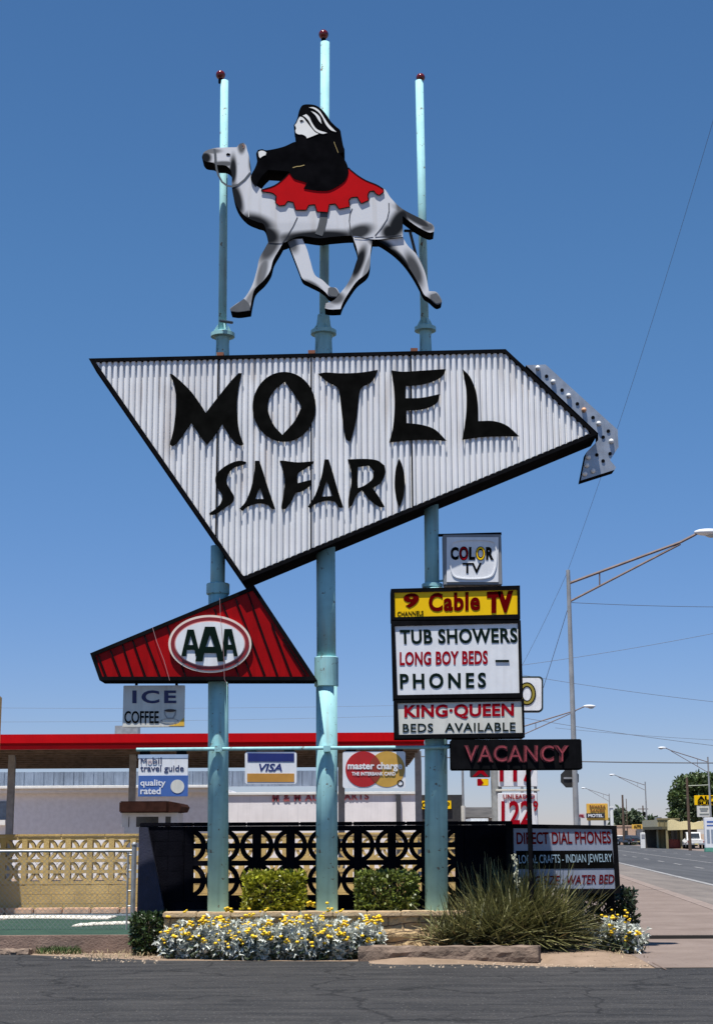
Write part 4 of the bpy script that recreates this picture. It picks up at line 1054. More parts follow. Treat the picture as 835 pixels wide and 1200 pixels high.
# clipped box bushes
bushleaf = M('bush_leaf', (.12, .15, .025), .38, var=.3, scale=5, island=.5, trans=.2)
twig = M('twig', (.06, .045, .03), .9)
def bush(name, label, x0, x1, y0, y1, z0, z1, n, seed, mat, group=None, lsz=(.035, .07), rnd=.30, core=True):
    random.seed(seed)
    c = Vector(((x0+x1)/2, (y0+y1)/2, z0)); t = thing(name, label, 'bush', c, group)
    V, F = [], []; hx, hy, hz = (x1-x0)/2, (y1-y0)/2, (z1-z0)/2; mid = Vector((c.x, c.y, (z0+z1)/2))
    for i in range(n):
        # superellipsoid shell
        while True:
            q = Vector((random.uniform(-1, 1), random.uniform(-1, 1), random.uniform(-1, 1)))
            e = (abs(q.x)**6+abs(q.y)**6+abs(q.z)**6)**(1/6)
            lump = 1+rnd*mnoise.noise(Vector((q.x*hx*7+seed, q.y*hy*7, q.z*hz*7)))*1.2
            if .62 < e < lump: break
        p = mid+Vector((q.x*hx, q.y*hy, q.z*hz))
        d = (rv()+q.normalized()*.5+Vector((0, 0, .35))).normalized(); l = random.uniform(*lsz)
        leaf(V, F, p, d, rv(), l, l*.55)
    link('foliage', V, F, mat, t)
    s = MB()
    for i in range(26):
        b0 = Vector((c.x+random.uniform(-.35, .35)*hx, c.y+random.uniform(-.3, .3)*hy, z0))
        tp_ = Vector((c.x+random.uniform(-.85, .85)*hx, c.y+random.uniform(-.8, .8)*hy, z1-random.uniform(.02, .3)*(z1-z0)))
        s.tube([b0, (b0+tp_)/2+Vector((0, 0, .05)), tp_], [.012, .008, .004], 5)
    s.build('branches', twig, t)
    return t
YU = 21.80
for (a, b, tpx, lb, sd, nn_) in ((284, 357, 1022, 'square clipped yellow green bush in the planter between the left and middle poles', 3, 4300),
                            (417, 489, 1022, 'square clipped darker bush in the planter between the middle and right poles', 5, 4300)):
    p, q = at(a, tpx, YU), at(b, tpx, YU)
    bush('clipped_bush', lb, p.x, q.x, YU, YU+.5, ptop-.04, p.z, nn_, sd, M('bush_leaf_light', (.26, .27, .02), .38, var=.35, scale=4, island=.5, trans=.25) if sd == 3 else bushleaf, 'clipped bushes in the planter')
p, q = at(153, 1071, 22.1), at(198, 1071, 22.1)
bush('low_shrub', 'dark green shrub at the left end of the flower row by the courtyard kerb', p.x, q.x, 22.0, 22.5, 0, p.z, 2600, 8, M('dark_bush_leaf', (.035, .06, .016), .4, island=.5, var=.3, trans=.15), None, rnd=.5)
p, q = at(668, 1042, 23.0), at(744, 1042, 23.0)
bush('low_shrub', 'dark shrub behind the phones board beside the sidewalk', p.x, q.x, 22.75, 23.5, 0.02, p.z, 3600, 9, M('deep_bush_leaf', (.02, .032, .012), .45, island=.5, var=.3), None, (.05, .09), rnd=.6)
# yucca clumps
yum = M('yucca_blade', (.155, .152, .058), .5, var=.3, scale=3, island=.75, trans=.15)
dry = M('dry_blade', (.33, .265, .135), .7, var=.25, island=.4)
def yucca(label, c, R_, n, seed, dryfrac=.12, hub=.12, elmin=-.12):
    random.seed(seed); c = Vector(c); t = thing('yucca', label, 'yucca', c)
    for nm, cnt, mt in (('blades', int(n*(1-dryfrac)), yum), ('dry_blades', int(n*dryfrac), dry)):
        V, F = [], []
        for i in range(cnt):
            az = random.uniform(0, 2*math.pi)
            el = math.asin(random.uniform(elmin if nm == 'blades' else -.2, 1) if nm == 'blades' else random.uniform(-.2, .45))
            L_ = R_*random.uniform(.62, 1.08)*(1.0 if nm == 'blades' else .85)
            d = Vector((math.cos(az)*math.cos(el), math.sin(az)*math.cos(el), math.sin(el)))
            p = c+Vector((random.gauss(0, hub*2.2), random.gauss(0, hub*1.2), .12+random.uniform(0, .16)))
            s = d.cross(Vector((0, 0, 1)));
            s = s.normalized() if s.length > .05 else Vector((1, 0, 0))
            s = (s+rv()*.6).normalized(); w = random.uniform(.011, .021); sag = random.uniform(.0, .10)*L_*math.cos(el)**2
            b = len(V); segs = 4
            for k in range(segs+1):
                u = k/segs; q = p+d*L_*u-Vector((0, 0, sag*u*u)); q.z = max(q.z, .03); ww = w*(1-.85*u)*(1 if u > 0 else .8)
                V += [q-s*ww, q+s*ww]
            for k in range(segs): F.append((b+2*k, b+2*k+1, b+2*k+3, b+2*k+2))
        link(nm, V, F, mt, t)
    return t
g = gnd(607, 1114); 
yk = yucca('large spiky yucca clump in front of the phones board', (at(607, 1100, 22.0).x, 22.0, .03), 1.0, 4800, 11, hub=.13)
# seed stalk
a = at(612, 1095, 21.75); b = at(602, 1000, 21.75); s = MB(); s.tube([a, b], [.012, .007], 6); 
for i in range(60):
    u = random.uniform(.45, 1); p = a+(b-a)*u+rv()*.035; s.ball(p, .012, .012, .018, 5, 3)
s.build('flower_stalk', M('pale_stalk', (.42, .42, .30), .7, island=.3), yk)
g = gnd(522, 1114); yucca('small tufted yucca at the right end of the stone planter wall', (g.x, 21.45, .02), .60, 240, 12, .18, .05, .2)
g = gnd(565, 1114); yucca('medium yucca tuft between the small tuft and the big clump', (g.x, 21.45, .03), .72, 330, 13, .15, .07, .05)
# grass and weeds
gm = M('weed_green', (.06, .10, .025), .7, island=.5, trans=.2); gd = M('dry_grass', (.34, .27, .15), .8, island=.4)
for nm, lb, mt, cnt, rng in (('weeds', 'green weeds at the foot of the courtyard kerb', gm, 1500, [(38, 100, 1115, 1118.6), (45, 95, 1116, 1118)]), ('dry_grass', 'dry straw coloured grass around the soil edges', gd, 1500, [(100, 185, 1116, 1124), (600, 760, 1110, 1128), (0, 100, 1116, 1119), (440, 560, 1104, 1112)])):
    V, F = [], []; random.seed(5)
    for i in range(cnt):
        x0_, x1_, y0_, y1_ = random.choice(rng); g = gnd(random.uniform(x0_, x1_), random.uniform(y0_, y1_)); g.z = .03 if g.x > 0 else 0
        cl = mnoise.noise(g*2.5)
        if cl < -.1: continue
        d = (Vector((0, 0, 1))+rv()*.6).normalized(); l = random.uniform(.05, .17)*(1 if nm == 'weeds' else .6)
        leaf(V, F, g, d, rv(), l, .010, .2)
    tag(link(nm, V, F, mt), lb, 'grass', kind='stuff')
# ================================================================== GAS STATION AND BUILDINGS BEHIND
YG = 45.0
gred = M('canopy_red', (.46, .002, .005), .4, var=.08, scale=2, streak=.12, spec=.12)
soff = M('canopy_soffit', (.36, .35, .33), .8, var=.5, scale=1.2)
gpost = M('grey_post', (.24, .25, .26), .6, var=.2)
a, b = at(-120, 862, YG), at(497, 862, YG)
gz0, gz1 = at(230, 877, YG).z, at(230, 859.5, YG).z
gc = thing('fuel_canopy', 'long flat canopy with a bright red fascia on grey posts behind the signs', 'canopy', ((a.x+b.x)/2, YG+6, 0))
zmid = gz0+(gz1-gz0)*.33
MB().box(a.x, b.x, YG, YG+.2, zmid+.035, gz1).box(a.x, b.x, YG+.05, YG+.2, gz0, zmid-.035).box(a.x+.01, b.x-.01, YG+.12, YG+.22, gz0+.02, gz1-.02).build('fascia', gred, gc)
MB().box(a.x, b.x, YG+.2, YG+14, gz0+.10, gz0+.25).build('roof_deck', soff, gc)
bm_ = MB()
for k in range(9): bm_.box(a.x+.1, b.x-.1, YG+1.2+k*1.4, YG+1.38+k*1.4, gz0-.02, gz0+.09)
bm_.build('roof_beams', M('beam_brown', (.10, .075, .06), .8, var=.4), gc)
for px, yy in ((13, 49), (155, 49), (400, 49), (490, 49)):
    p = at(px, 930, yy); w = .10; MB().box(p.x-w, p.x+w, yy-w, yy+w, 0, gz0+.1).build('post', gpost, gc)
p = at(148, 858, YG+3); MB().box(p.x-.35, p.x+.35, YG+3, YG+3.6, gz0+.3, p.z+.2).build('roof_vent', galv, gc)
# workshop
wst2 = M('white_stucco', (.84, .80, .80), .85, var=.06, scale=2, bump=.25, streak=.10)
blu = M('blue_grey_metal', (.20, .245, .31), .5, .2, var=.2, scale=1.5, streak=.35)
trim = M('white_trim', (.78, .77, .73), .7, var=.06)
YX = 63.0
wa, wb_, wc = at(-140, 930, YX), at(268, 930, YX), at(487, 930, YX)
zl = at(100, 926, YX).z; zr = at(380, 929.5, YX-.6).z
ws = thing('workshop', 'long low white building with blue grey metal roof band behind the canopy', 'building', ((wa.x+wc.x)/2, YX+5, 0))
MB().box(wa.x, wb_.x, YX, YX+10, 0, zl).build('wall', M('grey_white_wall', (.78, .78, .79), .85, var=.07, bump=.2), ws)
xr2 = wc.x
MB().box(wb_.x+.003, xr2, YX-.6, YX+10, 0, zr).build('wall', wst2, ws)
MB().bbox(wa.x, wb_.x-.01, YX-.35, YX+.0, zl-.12, zl+.16, .03).bbox(wa.x, wb_.x-.03, YX-.5, YX-.36, zl+.05, zl+.17, .02).build('cornice', trim, ws)
MB().bbox(wb_.x-.1, xr2+.05, YX-.68, YX-.61, zr-.06, zr+.05, .015).build('cornice', trim, ws)
zb0, zb1 = zl+.18, at(100, 904.5, YX+.6).z
mm = MB(); x = wa.x; xe = at(462, 900, YX).x
while x < xe: mm.box(x, x+.30, YX+.55, YX+.75, zb0-.05, zb1).box(x+.30, x+.40, YX+.51, YX+.75, zb0-.05, zb1+.003); x += .40
mm.build('metal_band', blu, ws)
p = at(466.5, 940, YX-.7); MB().box(p.x-.09, p.x+.09, YX-.74, YX-.605, 0, zr-.07).build('downpipe', M('dark_pipe', (.05, .05, .055), .5), ws)
text('M & M AUTO PARTS', [(319, 930.8), (432, 928.8), (432, 937), (319, 939.6)], YX-.603, M('faded_red_letter', (.36, .07, .08), .7, var=.2), ws, bold=.03, depth=.03, spacing=1.15)
p = at(5, 945, YX); 
MB().box(at(-30,950,YX).x, at(9,950,YX).x, YX-.06, YX-.002, at(0,960,YX).z, at(0,939,YX).z).build('window', M('blue_window', (.12, .17, .23), .15, var=.2), ws)
MB().box(at(-30,950,YX).x, at(8,950,YX).x, YX-.2, YX-.002, at(0,967,YX).z, at(0,961,YX).z).build('sill', trim, ws)
# attendant booth
YK = 42.0
ka, kb_ = at(146, 960, YK), at(206, 960, YK)
kz0, kz1 = at(176, 952.5, YK).z, at(176, 939, YK).z
bo = thing('booth', 'small booth with a dark brown roof and pale window frames beside the dark wall', 'booth', ((ka.x+kb_.x)/2, YK+.8, 0))
bw_ = M('booth_frame', (.42, .45, .47), .6, var=.1)
MB().bbox(at(140.5,945,YK-.15).x, at(197,945,YK-.15).x, YK-.25, YK+2.0, kz0, kz1, .03).build('roof', M('booth_roof', (.035, .015, .011), .8, var=.3, scale=6, spec=.05), bo)
ph = MB(); A = at(197,945,YK-.15).x
ph.prism([(A+.002, kz0), (A+.30, kz0+.03), (A+.36, kz0+.16), (A+.30, kz1-.06), (A+.002, kz1)], YK-.18, YK+1.9); ph.build('roof_end', MATS['booth_roof'], bo)
s = MB(); s.box(ka.x, kb_.x, YK, YK+.1, 0, at(176,969,YK).z)
for px in (147, 156, 190, 204.5): q = at(px, 950, YK); s.box(q.x-.09, q.x+.09, YK+.002, YK+.102, at(176,969,YK).z, kz0)
s.box(ka.x, kb_.x, YK+.004, YK+.098, at(176,957,YK).z, kz0-.002); s.box(ka.x, ka.x+.1, YK+.1, YK+1.7, 0, kz0); s.box(kb_.x-.1, kb_.x, YK+.1, YK+1.7, 0, kz0)
s.build('walls', bw_, bo)
MB().box(ka.x+.11, kb_.x-.11, YK+.05, YK+.07, at(176,969,YK).z, at(176,957,YK).z).build('window', M('dark_glass', (.03, .035, .04), .1), bo)
MB().box(ka.x+.1, kb_.x-.1, YK+1.6, YK+1.7, 0, kz0).build('back_wall', M('booth_back', (.10, .09, .08), .7), bo)
# black building with yellow lettering + its grey shed roof
YZ = 85.0
def P(px, py, Y): return at(px, py, Y)
a, b = at(484, 940, YZ), at(541, 940, YZ)
bb = thing('dark_shop', 'black fronted shop with a yellow lettered sign band seen past the right pole', 'building', ((a.x+b.x)/2, YZ+3, 0))
MB().box(a.x, b.x, YZ, YZ+8, 0, at(500, 931.5, YZ).z).build('wall', M('shop_black', (.02, .02, .02), .7, var=.3), bb)
MB().box(at(489,940,YZ).x, at(528,940,YZ).x, YZ-.14, YZ-.002, at(500,948,YZ).z, at(500,938.5,YZ).z).build('sign_band', yellow, bb)
text('BODY SHOP', (490.5, 940, 526.5, 946.8), YZ-.143, blackmatte, bb, bold=.03)
MB().box(a.x+.1, b.x-.1, YZ-.05, YZ-.002, .9, 2.0).build('window', MATS['dark_glass'], bb)
a, b = at(536, 950, YZ+6), at(600, 950, YZ+6)
sh = thing('shed', 'grey sloped roof shed beside the black shop', 'building', ((a.x+b.x)/2, YZ+10, 0))
r0 = at(546, 946, YZ+10); r1 = at(574, 946, YZ+10); e0 = at(540, 958, YZ+6); e1 = at(586, 958, YZ+6)
MB().add([e0, e1, Vector((e1.x, YZ+10, r1.z)), Vector((e0.x+.4, YZ+10, r0.z)), Vector((e1.x, YZ+14, e1.z)), Vector((e0.x, YZ+14, e0.z))], [(0,1,2,3),(3,2,4,5)]).build('roof', M('shed_roof', (.055, .05, .045), .8, var=.4, scale=1.5), sh)
MB().box(e0.x+.2, e1.x-.2, YZ+6.4, YZ+13.6, 0, e0.z-.02).build('wall', M('shed_wall', (.28, .26, .23), .8, var=.2), sh)
YV2 = 70
vb = thing('parked_van', 'pale van roof showing just above the dark wall by the price sign', 'van', at(561, 990, YV2))
p0, p1 = at(548, 959, YV2), at(575, 959, YV2)
MB().bbox(p0.x, p1.x, YV2, YV2+4.6, .45, p0.z, .12).build('body', M('van_white', (.62, .64, .64), .35), vb)
MB().box(p0.x+.14, p1.x-.14, YV2-.012, YV2+.002, p0.z-.75, p0.z-.25).build('window', MATS['dark_glass'], vb)
for x in (p0.x+.08, p1.x-.26):
    for y in (YV2+.7, YV2+3.6): MB().tube([(x, y, .33), (x+.18, y, .33)], .33, 16).build('wheel', black, vb)
# price sign pylon of the gas station
YQ = 55.0
fp = thing('price_pylon', 'tall grey pole with fuel price panels and a white letter sign behind the vacancy box', 'sign', (at(577, 980, YQ).x, YQ, 0))
p = at(577, 800, YQ); MB().tube([(p.x, YQ, 0), (p.x, YQ, p.z)], .145, 14).build('pole', M('pylon_grey', (.30, .31, .30), .6, var=.2), fp)
def panel(x0, y0, x1, y1, mt, Y=YQ-.2, d=.12, nm='price_panel'):
    pxbox(MB(), x0, y0, x1, y1, Y, d, .02).build(nm, mt, fp)
panel(583.5, 880, 628.5, 922, white); panel(583.5, 929, 628.5, 972, white)
panel(580.5, 924.5, 632, 927.5, M('cream_bar', (.6, .58, .5), .6), nm='cross_rail')
for x in (586, 627): panel(x-.6, 880, x+.6, 975, galv, YQ-.05, .06, 'rail')
text('117', (585, 890, 627, 916.5), YQ-.21, redtext, fp, bold=.02, depth=.03)
text('UNLEADED', (589, 931, 626, 936), YQ-.21, redtext, fp, bold=.01, depth=.03)
text('122', (587, 938.5, 622, 966), YQ-.21, redtext, fp, bold=.02, depth=.03)
text('9', (624, 938.5, 630, 951), YQ-.21, redtext, fp, bold=.02, depth=.03)
# rounded white sign with a thick olive O ; the rest of the word hides behind the boards
shape('letter_sign', [rrect(528, 792.5, 636, 834.5, 5)], YQ-.28, .30, M('sign_edge_dark', (.02, .03, .025), .5), fp, smooth=False)
shape('letter_face', [rrect(530, 794.5, 634, 832.5, 4)], YQ-.30, .018, white, fp, smooth=False)
shape('letter', [disc(617, 813, 10.5, 13.5, 40), disc(617, 813, 5.0, 8, 40)], YQ-.315, .014, blackmatte, fp, smooth=False)
shape('letter', [disc(617, 813, 9.0, 12, 40), disc(617, 813, 6.3, 9.3, 40)], YQ-.325, .009, M('olive_letter', (.28, .22, .02), .5), fp, smooth=False)
# small emblem panels left of the pylon
panel(550.5, 901, 574, 911, M('emblem_black', (.02, .02, .02), .5), nm='emblem_panel')
shape('emblem_mark', [[(553, 910), (560, 903), (566, 903), (572, 910), (568, 910), (563, 906), (557, 910)]], YQ-.21, .009, redtext, fp, smooth=False)
panel(559, 912.5, 572, 921, MATS['yellow_sign_face'], nm='emblem_panel')
shape('emblem_mark', [[(559, 912.5), (563, 912.5), (566, 917), (563, 921), (559, 921)]], YQ-.21, .009, redtext, fp, smooth=False)
YTn = 60
tp2 = thing('thin_post', 'thin dark post with a white lower half beside the fuel price pylon', 'post', (at(541.5, 980, YTn).x, YTn, 0))
p = at(541.5, 900, YTn); q = at(541.5, 945, YTn)
MB().tube([(p.x, YTn, q.z), (p.x, YTn, p.z)], .045, 8).build('upper_post', gpost, tp2)
MB().tube([(p.x, YTn, 0), (p.x, YTn, q.z+.02)], .085, 10).build('lower_post', M('post_white', (.6, .58, .52), .6), tp2)

# ================================================================== STREET
lampal = M('lamp_aluminium', (.33, .34, .34), .5, .4, var=.2, scale=3, streak=.2)
armst = M('lamp_arm', (.16, .12, .11), .6, .3, var=.2)
def lamp(label, Y, xp, ytop, yu, yl, tx, ty):
    top = at(xp, ytop, Y); x = top.x
    t = thing('street_lamp', label, 'street lamp', (x, Y, 0), 'street lamps along the highway')
    MB().tube([(x, Y, 0), (x, Y, top.z)], [.085, .055] if Y < 60 else [.11, .07], 12).build('pole', lampal, t)
    MB().lathe((x, Y, 0), [(.22, 0), (.22, .25), (.15, .32)], 12).build('base', lampal, t)
    u0, l0, tip = at(xp, yu, Y), at(xp, yl, Y), at(tx, ty, Y)
    s = 1 if tip.x > x else -1
    j = u0+(tip-u0)*.80+Vector((0, 0, .02)); j2 = u0+(tip-u0)*.90+Vector((0, 0, .10)); tip2 = tip+Vector((-s*.30, 0, 0))
    MB().tube([u0, u0+(j-u0)*.5, j, j2+Vector((0, 0, -.02)), tip2], .038, 8).build('upper_arm', armst, t)
    MB().tube([l0, j+Vector((0, 0, -.05))], .030, 8).build('lower_arm', armst, t)
    w = u0+(j-u0)*.28; w2 = l0+(j-l0)*.28; MB().tube([w, w2], .02, 6).build('arm_strut', armst, t)
    h = MB().ball(tip+Vector((0, 0, .02)), .40, .17, .10, 14, 8); h.build('lamp_head', M('lamp_head_white', (.66, .68, .70), .4), t, True)
    MB().ball(tip+Vector((s*.1, 0, -.05)), .2, .12, .09, 10, 6).build('lens', M('lamp_lens', (.4, .42, .42), .2), t, True)
    return t
l1 = lamp('tall street lamp nearest the motel, its braced arm reaching right out of frame', 42.6, 665, 668, 684, 706, 829, 624.5)
lamp('second street lamp on the near kerb, its arm showing beside the white O sign', 98, 609, 846, 852.5, 862.5, 690, 828)
lamp('nearest street lamp on the far kerb, beside the yellow auto sign', 146, 828.5, 887, 893, 905, 775, 876.5)
lamp('middle street lamp on the far kerb, before the olive building', 210, 755.2, 916, 920, 926, 716.5, 908)
lamp('farthest street lamp on the far kerb, above the small trees', 275, 713, 930, 932.5, 939, 683, 923.5)
rs = thing('road_sign', 'dark back of an octagonal road sign on the nearest lamp pole', 'road sign', at(667, 924, 42.9))
shape('plate', [[(667+11.4*math.cos(math.radians(22.5+45*k)), 912+11.8*math.sin(math.radians(22.5+45*k))) for k in range(8)]], 42.76, .02, M('sign_back', (.015, .016, .016), .6), rs, smooth=False)
p = at(667, 912, 42.70); MB().box(p.x-.16, p.x+.16, 42.735, 42.758, p.z-.02, p.z+.03).build('clamp', galv, rs)

polew = M('utility_wood', (.10, .065, .045), .9, var=.3)
def utility(label, Y, px, ytop, cross=None, r=.14):
    top = at(px, ytop, Y); t = thing('utility_pole', label, 'utility pole', (top.x, Y, 0), 'utility poles along the highway')
    MB().tube([(top.x, Y, 0), top], [r*1.2, r*.8], 10).build('pole', polew, t)
    if cross:
        for dz, hw in cross: MB().box(top.x-hw, top.x+hw, Y-.09, Y-.0, top.z-dz-.07, top.z-dz+.07).build('crossarm', polew, t)
    return t
ut = utility('brown utility pole in front of the big tree', 152, 804, 911, [(.75, .1)])
a = at(804, 921, 152); b = at(829, 920, 152); MB().tube([a, b], .045, 6).build('side_arm', M('pale_arm', (.35, .38, .30), .6), ut)
utility('thin utility pole between the far lamp and the yellow motel board', 230, 728.6, 931.5, None, .17)
u3 = utility('far utility pole with a transformer above the peach building', 280, 752.5, 944, [(.6, .9)])
p = at(754, 954, 279.6); MB().lathe(p, [(.25, -.6), (.3, -.55), (.3, .3), (.2, .4)], 10).build('transformer', black, u3)
utility('slender pole right beside the thin utility pole', 240, 733, 936, None, .07)

# wires: each span its own thing, sagging
wm = M('wire_black', (.07, .07, .08), .6, var=.1)
def wire(label, a, b, r, sag=.15):
    A, B = at(*a), at(*b); pts = []
    for i in range(17):
        u = i/16; p = A+(B-A)*u; p.z -= sag*4*u*(1-u); pts.append(p)
    tag(MB().tube(pts, r*.75, 5).build('overhead_wire', wm), label, 'wire', 'overhead wires')
wire('thick black overhead wire level with the vacancy box', (440, 884, 62), (985, 893, 62), .030)
wire('twisted wire running right from the nearest lamp pole', (665.5, 706, 42.6), (900, 711, 50), .010, .05)
wire('faint wire rising to the right above the white O sign', (600, 781, 60), (900, 729, 60), .010, .1)
wire('faint wire sloping down right at the height of the O sign', (600, 789, 60), (900, 829, 60), .010, .1)
wire('wire sloping down right below the second lamp arm', (600, 839, 70), (900, 881, 70), .013, .1)
wire('guy wire dropping left from the nearest lamp pole', (664.5, 714, 42.6), (634, 812, 50), .011, .02)
wire('long thin wire from the nearest lamp top up to the upper right sky', (665, 668, 42.6), (860, 55, 30), .006, .35)
wire('thin wire falling left from the nearest lamp top', (664.5, 670, 42.6), (600, 800, 55), .007, .1)
wire('faint upper wire over the red canopy', (-60, 829, 75), (500, 826, 75), .008, .1)
wire('faint lower wire over the red canopy', (-60, 846, 78), (500, 838, 78), .008, .1)
wire('low wire crossing in front of the far lamps', (650, 853, 90), (900, 870, 90), .012, .1)

# far yellow motel board and its neighbours
YM = 120.0
fm = thing('far_motel_sign', 'distant yellow motel board with a black lettered band', 'motel sign', (at(699, 975, YM).x, YM, 0))
pxbox(MB(), 687.5, 941.5, 711.5, 961.5, YM, .3, .03).build('panel', M('far_yellow', (.72, .42, .06), .5, var=.08), fm)
pxbox(MB(), 686.5, 953, 708, 958.5, YM-.06, .055).build('band', M('band_black', (.02, .02, .03), .5), fm)
text('SAHARA', (690, 943.3, 709, 946.8), YM-.01, M('far_brown_letter', (.25, .10, .02), .6), fm, bold=.02, depth=.03)
text('SANDS', (691, 948, 708, 951.5), YM-.01, MATS['far_brown_letter'], fm, bold=.02, depth=.03)
text('MOTEL', (688.5, 954, 706, 957.6), YM-.07, white, fm, bold=.03, depth=.03)
for px in (690, 708): p = at(px, 961, YM+.15); MB().tube([(p.x, YM+.15, 0), (p.x, YM+.15, p.z)], .09, 8).build('leg', galv, fm)
t = thing('far_sign', 'tiny red and white sign left of the distant yellow board', 'sign', (at(678, 975, 130).x, 130, 0))
pxbox(MB(), 672.5, 953.5, 685, 958.8, 130, .2).build('panel', M('pale_pink', (.62, .45, .45), .5), t)
text('MOTEL', (673.5, 954.5, 684, 957.8), 129.99, redtext, t, bold=.03, depth=.03)
p = at(678.5, 957, 130.1); MB().tube([(p.x, 130.1, 0), p], .07, 8).build('leg', galv, t)
t = thing('white_column', 'slim white column rising beside the distant yellow motel board', 'column', (at(716, 975, 140).x, 140, 0))
p = at(715.8, 947, 140); MB().bbox(p.x-.13, p.x+.13, 139.87, 140.13, 0, p.z, .03).build('shaft', trim, t)
MB().bbox(p.x-.17, p.x+.17, 139.83, 140.17, p.z+.002, p.z+.12, .02).build('cap', trim, t)

# far right buildings
def bldg(name, label, px0, px1, ytop, Y, depth, mat, cat='building'):
    a, b = at(px0, ytop, Y), at(px1, ytop, Y)
    t = thing(name, label, cat, ((a.x+b.x)/2, Y+depth/2, 0))
    MB().box(a.x, b.x, Y, Y+depth, 0, a.z).build('wall', mat, t)
    MB().box(a.x-.08, b.x+.08, Y-.08, Y+.25, a.z+.003, a.z+.16).build('parapet', mat, t)
    return t, a, b
dg2 = MATS['dark_glass']
t, a, b = bldg('peach_building', 'flat peach coloured building at the far end of the highway', 715, 752.5, 968.5, 240, 12, M('peach_stucco', (.52, .36, .26), .85, var=.08))
for px in (732, 747): q = at(px, 980, 240); MB().box(q.x-.35, q.x+.35, 239.93, 239.99, 1.2, 2.1).build('window', dg2, t)
q = at(749, 978, 240); MB().box(q.x-.5, q.x+.8, 239.9, 239.99, 0.1, 2.6).build('door', M('grey_door', (.12, .13, .15), .4), t)
fa = thing('far_sign', 'small dark and yellow roof sign on the peach building', 'sign', at(746, 971, 239))
pxbox(MB(), 740, 966, 752, 971.5, 239, .25).build('panel', MATS['far_yellow'], fa)
text('AUTO', (742, 966.8, 750.5, 970.3), 238.99, blackmatte, fa, bold=.03, depth=.04)
oliv = M('olive_stucco', (.25, .205, .10), .85, var=.15, scale=1)
t, a, b = bldg('olive_building', 'olive brown flat roofed shop with a pale side wall on the far kerb', 770, 795, 960.5, 182, 9.8, oliv)
# its left side is paler and has windows facing the road
MB().box(a.x-.06, a.x-.004, 182.0, 191.7, .02, a.z-.02).build('side_wall', M('khaki_wall', (.40, .37, .25), .85, var=.12), t)
for k in range(4):
    MB().box(a.x-.11, a.x-.062, 183.0+k*2.2, 184.3+k*2.2, .5, 2.4).build('window', M('shop_window', (.08, .085, .07), .2), t)
for k in range(5): MB().box(a.x+.15+k*.55, a.x+.22+k*.55, 181.95, 181.998, .05, a.z-.1).build('board_batten', M('olive_dark', (.13, .11, .05), .8), t)
MB().box(b.x-1.0, b.x-.3, 181.94, 181.99, .05, 2.1).build('door', dg2, t)
ac_ = thing('roof_unit', 'small pale cooler box on the olive building roof', 'cooler', at(772, 960, 184))
pxbox(MB(), 768.5, 957.5, 775, 961.2, 184, 1.2, .05).build('case', galv, ac_); pxbox(MB(), 769.5, 958.3, 774, 960.6, 183.96, .03).build('louvre', dg2, ac_)
# cream canopy building
YE = 172.0
cb2 = thing('drive_in', 'cream scalloped canopy over dark bays on the far kerb', 'building', (at(803, 990, YE).x, YE+6, 0))
crm = M('cream_paint', (.68, .57, .30), .7, var=.08)
fp_ = [(781, 973.5)]
for i in range(7): fp_ += [(781+i*8, 962.5-.3*i), (785+i*8, 961-.3*i)]
fp_ += [(838, 959.5), (838, 972)]
shape('fascia', [[(782,973),(782,962),(788,960.3),(796,963),(804,962),(812,964),(820,962.5),(838,960),(838,971)]], YE, .4, crm, cb2)
A, B = at(776, 974.5, YE), at(838, 971, YE)
MB().box(A.x, B.x, YE+.41, YE+12, B.z-.05, B.z+.25).build('roof', M('canopy_dark', (.09, .08, .04), .8), cb2)
MB().box(A.x, B.x, YE+11, YE+12, 0, B.z-.06).build('back_wall', M('bay_dark', (.05, .045, .035), .8), cb2)
for px in (782, 799, 832): q = at(px, 980, YE); MB().box(q.x-.12, q.x+.12, YE+.45, YE+.7, 0, B.z-.06).build('post', MATS['olive_stucco'], cb2)
MB().bbox(at(785,990,YE).x, at(799,990,YE).x, YE+1, YE+1.8, 0, 1.0, .1).build('counter', M('brick_red', (.20, .03, .02), .7), cb2)
MB().box(at(801,980,YE).x, at(808,980,YE).x, YE+10.9, YE+10.98, .3, 2.2).build('window', M('pale_window', (.4, .42, .4), .3), cb2)
# tall white shop sign pillar at the right edge
wp = thing('white_pillar', 'white roadside pillar with dark blue lettering at the right edge', 'sign', (at(832, 992, 140).x, 140, 0))
A, B = at(824.5, 958, 140), at(841, 958, 140)
MB().bbox(A.x, B.x, 140, 140.5, .35, A.z, .04).build('column', white, wp); MB().bbox(A.x-.05, B.x+.05, 139.95, 140.55, 0, .35, .03).build('plinth', M('green_plinth', (.10, .30, .22), .7), wp)
for i, (y0_, y1_) in enumerate(((962, 964), (966.5, 968))): pxbox(MB(), 827.5, y0_, 838, y1_, 139.985, .013).build('stripe', bluem, wp)
for px in (828, 833): pxbox(MB(), px, 972, px+2.6, 988, 139.985, .013).build('panel', M('grey_blue_panel', (.25, .30, .36), .5), wp)
asg = thing('auto_sign', 'yellow auto supply sign with a white board beneath at the right edge', 'sign', (at(829, 975, 150).x, 150, 0))
pxbox(MB(), 813.5, 932, 853, 943.5, 150, .25, .03).build('panel', yellow, asg)
text('AUTO', (816.5, 932.8, 849, 938.2), 149.99, blackmatte, asg, bold=.04, depth=.03)
text('SUPPLY', (816.5, 939, 850, 942.9), 149.99, blackmatte, asg, bold=.04, depth=.03)
pxbox(MB(), 816.5, 944.2, 832, 957.5, 150, .2, .03).build('lower_panel', offwhite, asg)
greyl = M('grey_letter', (.2, .22, .2), .6)
for x0_, x1_, y_ in ((819, 829, 947.5), (820, 828, 950), (819, 830, 954)): pxbox(MB(), x0_, y_-.7, x1_, y_+.7, 149.98, .018).build('faded_line', greyl, asg)
